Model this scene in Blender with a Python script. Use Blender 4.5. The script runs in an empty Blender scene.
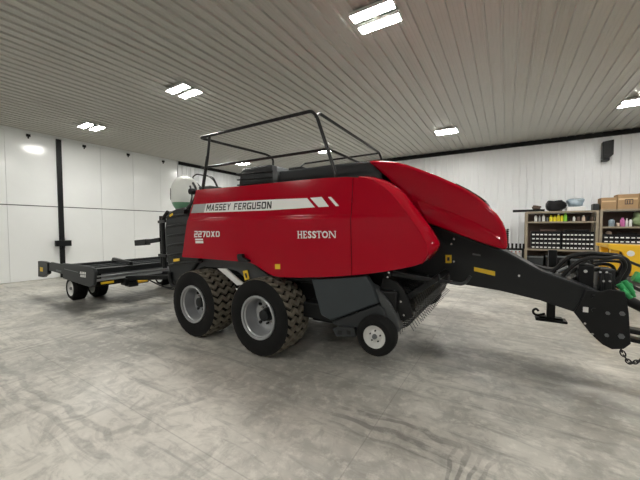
import bpy, bmesh, math, random
from mathutils import Vector, Matrix
random.seed(7)
S = bpy.context.scene
COL = S.collection
PI = math.pi

# ------------------------------------------------------------------ camera
FPX = 302.0
YAW = math.radians(31.6)
PITCH = math.radians(2.36)
EYE = 1.75
cam_data = bpy.data.cameras.new('camera')
cam = bpy.data.objects.new('camera', cam_data)
COL.objects.link(cam)
cam_data.sensor_width = 36.0
cam_data.lens = FPX / 640.0 * 36.0
cam_data.clip_start = 0.05
cam.location = (0, 0, EYE)
cam.rotation_euler = (PI / 2 - PITCH, 0, YAW)
S.camera = cam
_rt = (math.cos(YAW), math.sin(YAW), 0)
_fw = (-math.sin(YAW) * math.cos(PITCH), math.cos(YAW) * math.cos(PITCH), -math.sin(PITCH))
_up = (-math.sin(YAW) * math.sin(PITCH), math.cos(YAW) * math.sin(PITCH), math.cos(PITCH))


def at(px, py, y):
    """measured photo point -> (x, z) on the vertical plane at depth y"""
    a = (px - 320) / FPX
    b = (240 - py) / FPX
    d = [_fw[i] + a * _rt[i] + b * _up[i] for i in range(3)]
    t = y / d[1]
    return (d[0] * t, EYE + d[2] * t)


def ats(pts, y):
    return [at(p[0], p[1], y) for p in pts]


def P3(px, py, y):
    x, z = at(px, py, y)
    return (x, y, z)


# --------------------------------------------------------------- materials
def new_mat(name):
    m = bpy.data.materials.new(name)
    m.use_nodes = True
    return m, m.node_tree.nodes, m.node_tree.links, m.node_tree.nodes['Principled BSDF']


def mat(name, col, rough=0.5, metal=0.0, var=0.12, scale=8.0, coat=0.0, bump=0.0, bscale=60.0, spec=0.5, rvar=0.0):
    m, N, L, b = new_mat(name)
    tc = N.new('ShaderNodeTexCoord')
    nz = N.new('ShaderNodeTexNoise')
    nz.inputs['Scale'].default_value = scale
    nz.inputs['Detail'].default_value = 4
    L.new(tc.outputs['Object'], nz.inputs['Vector'])
    mx = N.new('ShaderNodeMix')
    mx.data_type = 'RGBA'
    mx.inputs[6].default_value = tuple(c * (1 - var) for c in col) + (1,)
    mx.inputs[7].default_value = tuple(min(1, c * (1 + var)) for c in col) + (1,)
    L.new(nz.outputs['Fac'], mx.inputs[0])
    L.new(mx.outputs[2], b.inputs['Base Color'])
    b.inputs['Roughness'].default_value = rough
    b.inputs['Metallic'].default_value = metal
    b.inputs['Specular IOR Level'].default_value = spec
    if coat:
        b.inputs['Coat Weight'].default_value = coat
        b.inputs['Coat Roughness'].default_value = 0.06
    if rvar:
        mr = N.new('ShaderNodeMapRange')
        mr.inputs[3].default_value = max(0.02, rough - rvar)
        mr.inputs[4].default_value = min(1, rough + rvar)
        L.new(nz.outputs['Fac'], mr.inputs[0])
        L.new(mr.outputs[0], b.inputs['Roughness'])
    if bump:
        n2 = N.new('ShaderNodeTexNoise')
        n2.inputs['Scale'].default_value = bscale
        L.new(tc.outputs['Object'], n2.inputs['Vector'])
        bp = N.new('ShaderNodeBump')
        bp.inputs['Strength'].default_value = bump
        bp.inputs['Distance'].default_value = 0.01
        L.new(n2.outputs['Fac'], bp.inputs['Height'])
        L.new(bp.outputs['Normal'], b.inputs['Normal'])
    return m


RED = mat('red_paint', (0.37, 0.0010, 0.013), 0.13, var=0.03, scale=2, coat=0.0, spec=0.2)
BLACK = mat('black_paint', (0.007, 0.0075, 0.008), 0.45, var=0.2, scale=6, spec=0.25)
FRAME = mat('charcoal_paint', (0.0125, 0.014, 0.015), 0.42, var=0.15, scale=5, spec=0.28)
GREY = mat('grey_plastic', (0.036, 0.044, 0.049), 0.45, var=0.1, scale=4, bump=0.05, spec=0.3)
RAILG = mat('mid_grey_paint', (0.058, 0.062, 0.064), 0.45, var=0.12, scale=5, spec=0.35)
LGREY = mat('light_grey_steel', (0.13, 0.14, 0.145), 0.45, var=0.12, scale=5)
HOUS = mat('grey_housing', (0.026, 0.029, 0.031), 0.5, var=0.12, scale=4, spec=0.3)
TUBE = mat('rail_black', (0.010, 0.010, 0.010), 0.35, var=0.1, spec=0.3)
RUBBER = mat('tyre_rubber', (0.008, 0.008, 0.008), 0.8, var=0.25, scale=12, bump=0.15, spec=0.2)
TREAD = mat('dusty_tread', (0.17, 0.15, 0.115), 0.9, var=0.6, scale=11, bump=0.3, bscale=40)
RIM = mat('silver_rim', (0.36, 0.37, 0.38), 0.36, metal=0.45, var=0.12)
WRIM = mat('white_rim', (0.62, 0.62, 0.60), 0.45, var=0.08)
STEEL = mat('bright_steel', (0.55, 0.55, 0.55), 0.25, metal=1.0, var=0.1)
WHITE = mat('white_decal', (0.82, 0.82, 0.80), 0.4, var=0.03)
SILVER = mat('silver_decal', (0.36, 0.37, 0.37), 0.35, var=0.1)
LETTER = mat('black_lettering', (0.015, 0.015, 0.018), 0.4, var=0.1)
YEL = mat('yellow_decal', (0.80, 0.52, 0.02), 0.45, var=0.1)
YELP = mat('yellow_paint', (0.85, 0.50, 0.012), 0.35, var=0.1, coat=0.3)
TANKW = mat('white_tank', (0.78, 0.80, 0.76), 0.35, var=0.04)
TANKG = mat('green_liquid', (0.16, 0.36, 0.22), 0.35, var=0.15)
WHITEP = mat('white_paint', (0.75, 0.75, 0.73), 0.4, var=0.05)
WOOD = mat('pale_timber', (0.29, 0.245, 0.18), 0.7, var=0.2, scale=3)
CARD = mat('cardboard', (0.36, 0.23, 0.12), 0.8, var=0.12)
TAPE = mat('packing_tape', (0.62, 0.45, 0.26), 0.35, var=0.1)
BLACKP = mat('black_plastic', (0.007, 0.007, 0.008), 0.4, var=0.2, spec=0.25)
GREEN = mat('green_plastic', (0.03, 0.33, 0.10), 0.45, var=0.2)
LIME = mat('lime_plastic', (0.22, 0.55, 0.05), 0.4, var=0.1)
BYEL = mat('yellow_plastic', (0.80, 0.68, 0.03), 0.4, var=0.1)
PINK = mat('pink_plastic', (0.55, 0.15, 0.38), 0.4, var=0.1)
ROSE = mat('faded_red', (0.55, 0.22, 0.22), 0.6, var=0.2)
BLUEG = mat('blue_grey_film', (0.25, 0.32, 0.37), 0.3, var=0.3, scale=14)
OLIVE = mat('green_cloth', (0.22, 0.29, 0.15), 0.8, var=0.25)
TAN = mat('tan_plastic', (0.62, 0.48, 0.38), 0.6, var=0.1)
BROWN = mat('brown_leather', (0.09, 0.06, 0.045), 0.7, var=0.2)
HOSE = mat('hose_rubber', (0.008, 0.008, 0.008), 0.45, var=0.2, spec=0.3)
GHOSE = mat('grey_hose', (0.06, 0.06, 0.06), 0.5, var=0.2)

# lamps: warm white led diffusers
LED, N, L, b = new_mat('led_diffuser')
b.inputs['Base Color'].default_value = (0.9, 0.9, 0.88, 1)
b.inputs['Emission Color'].default_value = (1.0, 0.982, 0.93, 1)
b.inputs['Emission Strength'].default_value = 80.0


def ribbed_white(name, col, rough):
    m, N, L, b = new_mat(name)
    tc = N.new('ShaderNodeTexCoord')
    nz = N.new('ShaderNodeTexNoise')
    nz.inputs['Scale'].default_value = 0.9
    nz.inputs['Detail'].default_value = 5
    L.new(tc.outputs['Object'], nz.inputs['Vector'])
    mx = N.new('ShaderNodeMix')
    mx.data_type = 'RGBA'
    mx.inputs[6].default_value = tuple(c * 0.95 for c in col) + (1,)
    mx.inputs[7].default_value = tuple(c * 1.03 for c in col) + (1,)
    L.new(nz.outputs['Fac'], mx.inputs[0])
    L.new(mx.outputs[2], b.inputs['Base Color'])
    b.inputs['Roughness'].default_value = rough
    n2 = N.new('ShaderNodeTexNoise')
    n2.inputs['Scale'].default_value = 2.2
    L.new(tc.outputs['Object'], n2.inputs['Vector'])
    bp = N.new('ShaderNodeBump')
    bp.inputs['Strength'].default_value = 0.25
    bp.inputs['Distance'].default_value = 0.02
    L.new(n2.outputs['Fac'], bp.inputs['Height'])
    L.new(bp.outputs['Normal'], b.inputs['Normal'])
    return m


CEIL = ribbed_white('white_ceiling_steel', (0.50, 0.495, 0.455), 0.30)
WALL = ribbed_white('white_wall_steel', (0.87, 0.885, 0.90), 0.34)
DOORM = ribbed_white('white_door_liner', (0.85, 0.865, 0.855), 0.17)


def floor_mat():
    m, N, L, b = new_mat('polished_concrete')
    tc = N.new('ShaderNodeTexCoord')
    sep = N.new('ShaderNodeSeparateXYZ')
    L.new(tc.outputs['Object'], sep.inputs[0])

    def noise(scale, detail=5, rough=0.6, stretch=None, dist=0.0):
        n = N.new('ShaderNodeTexNoise')
        n.inputs['Scale'].default_value = scale
        n.inputs['Detail'].default_value = detail
        n.inputs['Roughness'].default_value = rough
        n.inputs['Distortion'].default_value = dist
        if stretch:
            mp = N.new('ShaderNodeMapping')
            mp.inputs['Scale'].default_value = stretch[0]
            mp.inputs['Rotation'].default_value = (0, 0, stretch[1])
            L.new(tc.outputs['Object'], mp.inputs['Vector'])
            L.new(mp.outputs['Vector'], n.inputs['Vector'])
        else:
            L.new(tc.outputs['Object'], n.inputs['Vector'])
        return n.outputs['Fac']

    def math_(op, a, c=None, d=None):
        n = N.new('ShaderNodeMath')
        n.operation = op
        for i, v in enumerate((a, c, d)):
            if v is None:
                continue
            if isinstance(v, (int, float)):
                n.inputs[i].default_value = v
            else:
                L.new(v, n.inputs[i])
        return n.outputs[0]

    def ramp(v, a, c, lo=0.0, hi=1.0):
        n = N.new('ShaderNodeMapRange')
        n.interpolation_type = 'SMOOTHSTEP'
        n.inputs[1].default_value = a
        n.inputs[2].default_value = c
        n.inputs[3].default_value = lo
        n.inputs[4].default_value = hi
        L.new(v, n.inputs[0])
        return n.outputs[0]

    def mix(f, c1, c2):
        n = N.new('ShaderNodeMix')
        n.data_type = 'RGBA'
        L.new(f, n.inputs[0])
        for i, c in ((6, c1), (7, c2)):
            if isinstance(c, tuple):
                n.inputs[i].default_value = c + (1,)
            else:
                L.new(c, n.inputs[i])
        return n.outputs[2]

    X, Y = sep.outputs[0], sep.outputs[1]
    base = mix(ramp(noise(0.55, 6, 0.62, dist=0.6), 0.34, 0.66), (0.325, 0.315, 0.283), (0.63, 0.605, 0.545))
    base = mix(math_('MULTIPLY', ramp(noise(3.2, 8, 0.7, dist=1.2), 0.44, 0.64), 0.6), base, (0.28, 0.270, 0.242))
    base = mix(math_('MULTIPLY', ramp(noise(9, 6, 0.7), 0.48, 0.68), 0.5), base, (0.70, 0.675, 0.61))
    # trowel swirls and tyre scuffs, mostly along the machine's length
    st = ramp(noise(2.0, 6, 0.65, ((0.35, 2.6, 1), 0.25), 1.0), 0.50, 0.72)
    base = mix(math_('MULTIPLY', st, 0.7), base, (0.235, 0.23, 0.212))
    st2 = ramp(noise(2.4, 6, 0.65, ((0.5, 3.4, 1), -0.55), 1.0), 0.53, 0.74)
    base = mix(math_('MULTIPLY', st2, 0.6), base, (0.24, 0.232, 0.214))

    def band(coord, c0, half, soft):
        d = math_('ABSOLUTE', math_('SUBTRACT', coord, c0))
        return ramp(d, half, half + soft, 1.0, 0.0)

    wob = math_('MULTIPLY', math_('SUBTRACT', noise(0.8, 3), 0.5), 0.5)
    Yw = math_('ADD', Y, wob)
    Xw = math_('ADD', X, wob)
    patch = ramp(noise(1.3, 5, 0.7), 0.36, 0.58)
    # dark track towards the hitch; last band paints shadow and wetness by the accumulator
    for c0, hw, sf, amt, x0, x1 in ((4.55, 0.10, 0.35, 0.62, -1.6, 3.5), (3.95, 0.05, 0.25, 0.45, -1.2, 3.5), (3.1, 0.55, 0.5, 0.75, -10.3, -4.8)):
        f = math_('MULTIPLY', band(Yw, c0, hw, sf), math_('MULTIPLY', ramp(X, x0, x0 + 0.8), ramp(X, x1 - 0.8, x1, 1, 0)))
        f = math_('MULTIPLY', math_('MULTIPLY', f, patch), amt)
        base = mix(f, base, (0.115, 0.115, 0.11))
    # ribbed tyre prints
    def bars(coord, freq):
        return ramp(math_('SINE', math_('MULTIPLY', coord, freq)), -0.1, 0.6)

    grit = ramp(noise(6, 5, 0.7), 0.32, 0.55)
    for (cc, c0, hw, lc, l0, l1, fr, amt) in ((Yw, 2.46, 0.14, X, -1.55, -0.1, 42.0, 0.6), (Xw, -0.16, 0.14, Y, 1.6, 2.7, 78.0, 0.6),
                                              (Yw, 4.2, 0.2, X, -13.0, -5.2, 40.0, 0.45), (Yw, 1.05, 0.14, X, -7.5, -2.4, 46.0, 0.35),
                                              (Xw, -5.9, 0.18, Y, 0.2, 3.2, 44.0, 0.35)):
        f = math_('MULTIPLY', band(cc, c0, hw, 0.06), math_('MULTIPLY', ramp(lc, l0, l0 + 0.4), ramp(lc, l1 - 0.4, l1, 1, 0)))
        f = math_('MULTIPLY', math_('MULTIPLY', f, bars(cc, fr)), math_('MULTIPLY', grit, amt))
        base = mix(f, base, (0.15, 0.145, 0.135))
    # sawn control joints
    j = math_('MAXIMUM', band(Y, 1.47, 0.003, 0.004), band(X, -0.95, 0.003, 0.004))
    j = math_('MAXIMUM', j, math_('MAXIMUM', band(Y, 7.6, 0.003, 0.004), band(X, -7.1, 0.003, 0.004)))
    base = mix(math_('MULTIPLY', j, 0.3), base, (0.14, 0.135, 0.125))
    L.new(base, b.inputs['Base Color'])
    L.new(ramp(noise(1.1, 5, 0.6), 0.3, 0.7, 0.30, 0.55), b.inputs['Roughness'])
    b.inputs['Specular IOR Level'].default_value = 0.4
    bp = N.new('ShaderNodeBump')
    bp.inputs['Strength'].default_value = 0.08
    bp.inputs['Distance'].default_value = 0.005
    L.new(noise(14, 6, 0.7), bp.inputs['Height'])
    L.new(bp.outputs['Normal'], b.inputs['Normal'])
    return m


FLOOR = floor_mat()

# ------------------------------------------------------------ mesh helpers
WORLD = {}


def wpos(o):
    return WORLD.get(o.name, Vector((0, 0, 0)))


class MB:
    def __init__(self):
        self.bm = bmesh.new()

    def face(self, pts):
        vs = [self.bm.verts.new(p) for p in pts]
        return self.bm.faces.new(vs)

    def box(self, x0, x1, y0, y1, z0, z1):
        x0, x1 = min(x0, x1), max(x0, x1)
        y0, y1 = min(y0, y1), max(y0, y1)
        z0, z1 = min(z0, z1), max(z0, z1)
        v = [self.bm.verts.new(p) for p in ((x0, y0, z0), (x1, y0, z0), (x1, y1, z0), (x0, y1, z0),
                                            (x0, y0, z1), (x1, y0, z1), (x1, y1, z1), (x0, y1, z1))]
        for f in ((3, 2, 1, 0), (4, 5, 6, 7), (0, 1, 5, 4), (1, 2, 6, 5), (2, 3, 7, 6), (3, 0, 4, 7)):
            self.bm.faces.new([v[i] for i in f])
        return self

    def obox(self, p0, p1, w, h, up=(0, 0, 1)):
        """bar of rectangular section from p0 to p1"""
        p0, p1 = Vector(p0), Vector(p1)
        d = (p1 - p0).normalized()
        u = Vector(up)
        s = d.cross(u)
        if s.length < 1e-4:
            s = d.cross(Vector((1, 0, 0)))
        s.normalize()
        u = s.cross(d).normalized()
        v = []
        for p in (p0, p1):
            for a, c in ((-1, -1), (1, -1), (1, 1), (-1, 1)):
                v.append(self.bm.verts.new(p + s * a * w / 2 + u * c * h / 2))
        for f in ((3, 2, 1, 0), (4, 5, 6, 7), (0, 1, 5, 4), (1, 2, 6, 5), (2, 3, 7, 6), (3, 0, 4, 7)):
            self.bm.faces.new([v[i] for i in f])
        return self

    def prism(self, xz, y0, y1):
        a = [self.bm.verts.new((x, y0, z)) for x, z in xz]
        c = [self.bm.verts.new((x, y1, z)) for x, z in xz]
        self.bm.faces.new(a)
        self.bm.faces.new(c[::-1])
        n = len(a)
        for i in range(n):
            self.bm.faces.new([a[(i + 1) % n], a[i], c[i], c[(i + 1) % n]])
        bmesh.ops.recalc_face_normals(self.bm, faces=self.bm.faces)
        return self

    def cyl(self, p0, p1, r0, r1=None, n=16):
        r1 = r0 if r1 is None else r1
        p0, p1 = Vector(p0), Vector(p1)
        d = (p1 - p0).normalized()
        s = d.cross(Vector((0, 0, 1)))
        if s.length < 1e-3:
            s = Vector((1, 0, 0))
        s.normalize()
        u = s.cross(d)
        A, B = [], []
        for i in range(n):
            t = 2 * PI * i / n
            o = s * math.cos(t) + u * math.sin(t)
            A.append(self.bm.verts.new(p0 + o * r0))
            B.append(self.bm.verts.new(p1 + o * r1))
        self.bm.faces.new(A)
        self.bm.faces.new(B[::-1])
        for i in range(n):
            j = (i + 1) % n
            self.bm.faces.new([A[j], A[i], B[i], B[j]])
        return self

    def tube(self, pts, r, n=10, closed=False):
        pts = [Vector(p) for p in pts]
        rings = []
        m = len(pts)
        prev = None
        for i, p in enumerate(pts):
            if closed:
                d = pts[(i + 1) % m] - pts[i - 1]
            else:
                d = pts[min(i + 1, m - 1)] - pts[max(i - 1, 0)]
            d.normalize()
            if prev is None:
                s = d.cross(Vector((0, 0, 1)))
                if s.length < 1e-3:
                    s = d.cross(Vector((1, 0, 0)))
            else:
                s = prev - d * prev.dot(d)
            s.normalize()
            prev = s.copy()
            u = d.cross(s)
            rings.append([self.bm.verts.new(p + (s * math.cos(2 * PI * k / n) + u * math.sin(2 * PI * k / n)) * r) for k in range(n)])
        q = m if closed else m - 1
        for i in range(q):
            a, c = rings[i], rings[(i + 1) % m]
            for k in range(n):
                self.bm.faces.new([a[k], a[(k + 1) % n], c[(k + 1) % n], c[k]])
        if not closed:
            self.bm.faces.new(rings[0][::-1])
            self.bm.faces.new(rings[-1])
        return self

    def lathe(self, prof, c, axis='y', n=32, caps=True):
        """prof: list of (r, h) ; revolves about an axis through c"""
        c = Vector(c)
        rings = []
        for r, h in prof:
            ring = []
            for i in range(n):
                t = 2 * PI * i / n
                if axis == 'y':
                    p = Vector((r * math.cos(t), h, r * math.sin(t)))
                elif axis == 'z':
                    p = Vector((r * math.cos(t), r * math.sin(t), h))
                else:
                    p = Vector((h, r * math.cos(t), r * math.sin(t)))
                ring.append(self.bm.verts.new(c + p))
            rings.append(ring)
        for a, d in zip(rings, rings[1:]):
            for i in range(n):
                j = (i + 1) % n
                self.bm.faces.new([a[i], a[j], d[j], d[i]])
        if caps and prof[0][0] > 1e-4:
            self.bm.faces.new(rings[0][::-1])
        if caps and prof[-1][0] > 1e-4:
            self.bm.faces.new(rings[-1])
        bmesh.ops.remove_doubles(self.bm, verts=self.bm.verts, dist=1e-5)
        bmesh.ops.recalc_face_normals(self.bm, faces=self.bm.faces)
        return self


def build(name, mb, m, parent=None, bevel=0.0, seg=2, smooth=35, solid=0.0, origin=None):
    bm = mb.bm
    bmesh.ops.recalc_face_normals(bm, faces=bm.faces)
    base = wpos(parent) if parent is not None else (Vector(origin) if origin is not None else Vector((0, 0, 0)))
    bmesh.ops.translate(bm, verts=bm.verts, vec=-base)
    me = bpy.data.meshes.new(name)
    bm.to_mesh(me)
    bm.free()
    me.materials.append(m)
    o = bpy.data.objects.new(name, me)
    COL.objects.link(o)
    WORLD[o.name] = base.copy()
    if parent is not None:
        o.parent = parent
    else:
        o.location = base
    if solid:
        md = o.modifiers.new('solid', 'SOLIDIFY')
        md.thickness = solid
        md.offset = -1
    if bevel:
        md = o.modifiers.new('bevel', 'BEVEL')
        md.width = bevel
        md.segments = seg
        md.limit_method = 'ANGLE'
        md.angle_limit = math.radians(35)
        md.harden_normals = False
    if smooth:
        for p in me.polygons:
            p.use_smooth = True
        me.set_sharp_from_angle(angle=math.radians(smooth))
    return o


def thing(name, loc, label, cat, group=None):
    o = bpy.data.objects.new(name, None)
    COL.objects.link(o)
    o.location = loc
    o.empty_display_size = 0.2
    WORLD[o.name] = Vector(loc)
    return tag(o, label, cat, group)


def tag(o, label, cat, group=None):
    o['label'] = label
    o['category'] = cat
    if group:
        o['group'] = group
    return o


def structure(o):
    o['kind'] = 'structure'
    return o


def dup(root, loc, label=None, group=None):
    r = root.copy()
    COL.objects.link(r)
    r.location = loc
    WORLD[r.name] = Vector(loc)
    if label:
        r['label'] = label
    if group:
        r['group'] = group
    for ch in list(root.children):
        c = ch.copy()
        COL.objects.link(c)
        c.parent = r
        for g in ch.children:
            d = g.copy()
            COL.objects.link(d)
            d.parent = c
    return r


def arc(c, r, a0, a1, n, plane='xz', y=0.0):
    out = []
    for i in range(n + 1):
        a = math.radians(a0 + (a1 - a0) * i / n)
        out.append((c[0] + r * math.cos(a), c[1] + r * math.sin(a)))
    return out


def smooth_path(pts, k=6):
    """catmull-rom through the points"""
    pts = [Vector(p) for p in pts]
    out = []
    for i in range(len(pts) - 1):
        p0 = pts[max(i - 1, 0)]
        p1, p2 = pts[i], pts[i + 1]
        p3 = pts[min(i + 2, len(pts) - 1)]
        for j in range(k):
            t = j / k
            out.append(0.5 * ((2 * p1) + (p2 - p0) * t + (2 * p0 - 5 * p1 + 4 * p2 - p3) * t * t + (3 * p1 - p0 - 3 * p2 + p3) * t ** 3))
    out.append(pts[-1])
    return out


def rounded(pts, r=0.08, k=5):
    """polyline with its inner corners rounded"""
    pts = [Vector(p) for p in pts]
    out = [pts[0]]
    for i in range(1, len(pts) - 1):
        a, p, c = pts[i - 1], pts[i], pts[i + 1]
        u, v = (a - p), (c - p)
        rr = min(r, u.length * 0.45, v.length * 0.45)
        s, e = p + u.normalized() * rr, p + v.normalized() * rr
        for j in range(k + 1):
            t = j / k
            out.append(s * (1 - t) ** 2 + p * 2 * t * (1 - t) + e * t * t)
    out.append(pts[-1])
    return out


def text_tris(body, embolden=0.0, spacing=1.0):
    cu = bpy.data.curves.new('lettering', 'FONT')
    cu.body = body
    cu.offset = embolden
    cu.resolution_u = 3
    cu.space_character = spacing
    o = bpy.data.objects.new('lettering', cu)
    COL.objects.link(o)
    bpy.context.view_layer.update()
    me = bpy.data.meshes.new_from_object(o.evaluated_get(bpy.context.evaluated_depsgraph_get()))
    vs = [v.co.copy() for v in me.vertices]
    fs = [list(p.vertices) for p in me.polygons]
    bpy.data.objects.remove(o)
    bpy.data.curves.remove(cu)
    bpy.data.meshes.remove(me)
    return vs, fs


def place_text(mb, body, fit, embolden=0.0, extra=None):
    """fit(u, v) with u, v in 0..1 -> 3d point"""
    vs, fs = text_tris(body, embolden, 1.0 if len(body) == 1 else 1.12)
    x0, x1 = min(v.x for v in vs), max(v.x for v in vs)
    y0, y1 = min(v.y for v in vs), max(v.y for v in vs)
    bv = [mb.bm.verts.new(fit((v.x - x0) / (x1 - x0), (v.y - y0) / (y1 - y0))) for v in vs]
    for f in fs:
        try:
            mb.bm.faces.new([bv[i] for i in f])
        except ValueError:
            pass


# ------------------------------------------------------------ room setting
XL, XR, YF, YB, HT = -13.3, 13.0, -7.0, 13.5, 4.9
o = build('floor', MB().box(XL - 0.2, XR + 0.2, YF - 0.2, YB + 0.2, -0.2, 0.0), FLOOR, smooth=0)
structure(o)

PITCH_R = 0.2286


def rib_profile(a0, a1):
    """(along, raise) points of a ribbed steel sheet"""
    pts = []
    a = a0
    while a < a1:
        pts += [(a, 0.0), (a + 0.010, 0.034), (a + 0.036, 0.034), (a + 0.046, 0.0)]
        # two shallow minor ribs
        pts += [(a + 0.098, 0.0), (a + 0.104, 0.003), (a + 0.116, 0.003), (a + 0.122, 0.0),
                (a + 0.156, 0.0), (a + 0.162, 0.003), (a + 0.174, 0.003), (a + 0.180, 0.0)]
        a += PITCH_R
    return [p for p in pts if p[0] <= a1]


def ribbed(name, a0, a1, f, m, l0, l1):
    """f(along, length, raise) -> point"""
    mb = MB()
    pr = rib_profile(a0, a1)
    A = [mb.bm.verts.new(f(a, l0, r)) for a, r in pr]
    B = [mb.bm.verts.new(f(a, l1, r)) for a, r in pr]
    for i in range(len(pr) - 1):
        mb.bm.faces.new([A[i], A[i + 1], B[i + 1], B[i]])
    # back sheet so that the panel has thickness
    C = [mb.bm.verts.new(f(a, l, -0.12)) for a, l in ((a0, l0), (pr[-1][0], l0), (pr[-1][0], l1), (a0, l1))]
    mb.bm.faces.new(C)
    return structure(build(name, mb, m, smooth=0))


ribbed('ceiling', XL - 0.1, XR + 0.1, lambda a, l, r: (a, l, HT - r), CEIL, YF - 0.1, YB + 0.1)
ribbed('wall_back', XL - 0.05, XR + 0.05, lambda a, l, r: (a, YB - r, l), WALL, 0.0, HT)
DY1 = 8.74
ribbed('wall_left', DY1, YB, lambda a, l, r: (XL + r, a, l), WALL, 0.0, HT)
ribbed('wall_right', YF, YB, lambda a, l, r: (XR - r, a, l), WALL, 0.0, HT)
ribbed('wall_front', XL - 0.05, XR + 0.05, lambda a, l, r: (a, YF + r, l), WALL, 0.0, HT)
structure(build('trim_1', MB().box(XL + 0.02, XR - 0.02, YB - 0.09, YB - 0.018, HT - 0.17, HT - 0.018), BLACK, smooth=0))
structure(build('trim_2', MB().box(XL + 0.022, XL + 0.09, DY1 + 0.03, YB - 0.1, HT - 0.17, HT - 0.018), BLACK, smooth=0))
# big white folding door in the left wall: sheets in two rows
mb = MB()
mb.box(XL - 0.12, XL - 0.02, YF, DY1 - 0.02, 0, HT)
seams = [YF, -5.6, -4.38, -3.16, -1.94, -0.72, 0.5, 1.72, 2.945, 4.28, 5.55, 6.735, 7.9, DY1 - 0.02]
for a, c in zip(seams, seams[1:]):
    mb.box(XL - 0.03, XL, a + 0.004, c - 0.004, 0.02, 2.455)
    mb.box(XL - 0.03, XL, a + 0.004, c - 0.004, 2.485, 4.80)
mb.box(XL - 0.03, XL + 0.012, YF, DY1 - 0.02, 4.80, 4.885)
d = structure(build('door_1', mb, DOORM, smooth=0))
mb = MB()
mb.box(XL - 0.02, XL + 0.006, YF, DY1 - 0.02, 2.458, 2.482)
build('fold_seal', mb, HOUS, d, smooth=0)
for yy in (0.45, 1.98, 3.50, 5.03, 6.55, 8.04):
    mb = MB()
    mb.box(XL, XL + 0.05, yy - 0.05, yy + 0.05, 4.70, 4.78)
    mb.cyl((XL + 0.02, yy, 4.70), (XL + 0.02, yy, 4.64), 0.02)
    build('door_catch', mb, BLACK, d)
mb = MB()
mb.box(XL + 0.001, XL + 0.07, 4.205, 4.345, 0.0, 4.80)
t = structure(build('trim_3', mb, BLACK, bevel=0.006))
mb = MB()
mb.box(XL + 0.06, XL + 0.19, 4.06, 4.50, 1.10, 1.30)
build('latch_box', mb, BLACK, t, bevel=0.01)
mb = MB()
mb.box(XL + 0.07, XL + 0.13, 4.23, 4.33, 1.30, 1.36)
mb.box(XL + 0.07, XL + 0.13, 4.23, 4.33, 1.04, 1.10)
build('latch_bracket', mb, BLACK, t)

# ------------------------------------------------------------ ceiling lights
GX = [-10.85, -6.25, -1.69, 2.68, 7.2]
GY = [(-1.95, 'behind'), (4.31, 'front'), (10.48, 'rear')]


def make_light(loc):
    t = thing('ceiling_light', loc, '', 'ceiling light')
    x, y, z = loc
    for s in (-1, 1):
        c = y + s * 0.15
        mb = MB()
        mb.box(x - 0.318, x + 0.318, c - 0.092, c + 0.092, z - 0.055, z)
        h = build('housing', mb, WHITEP, t, bevel=0.008)
        mb = MB()
        mb.box(x - 0.31, x + 0.31, c - 0.084, c + 0.084, z - 0.0565, z - 0.045)
        build('diffuser', mb, LED, h, smooth=0)
    mb = MB()
    mb.box(x - 0.05, x + 0.05, y - 0.055, y + 0.055, z - 0.03, z)
    build('driver_box', mb, WHITEP, t, bevel=0.006)
    return t


LLAB = {(0, 1): 'twin-panel white ceiling light nearest the big white door, at the far left of the photo',
        (1, 1): 'twin-panel white ceiling light left of the guard rail, over the rear of the baler',
        (2, 1): 'large bright twin-panel white ceiling light closest to the camera at the top edge',
        (0, 2): 'small distant ceiling light seen above the ribbed grey box, by the left corner',
        (1, 2): 'small distant ceiling light seen through the black guard rail over the red baler',
        (2, 2): 'white ceiling light alone above the back wall, over the red hood',
        (3, 2): 'white ceiling light at the right edge of the photo, near the wall speaker'}
proto = None
for i, x in enumerate(GX):
    for j, (y, w) in enumerate(GY):
        loc = (x, y, HT - 0.034)
        lab = LLAB.get((i, j))
        grp = 'twin panel lights on the ceiling' if lab else 'ceiling lights outside the photo'
        lab = lab or 'twin-panel white ceiling light outside the photo, over the empty floor'
        if proto is None:
            proto = make_light(loc)
            proto['label'] = lab
            proto['group'] = grp
        else:
            dup(proto, loc, lab, grp)

# =================================================================== BALER
YC = 4.42
baler = thing('square_baler', (-2.9, YC, 0), 'large red square baler with tandem wheels, parked across the concrete shop floor', 'baler')


def mir(y):
    return 2 * YC - y


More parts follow.
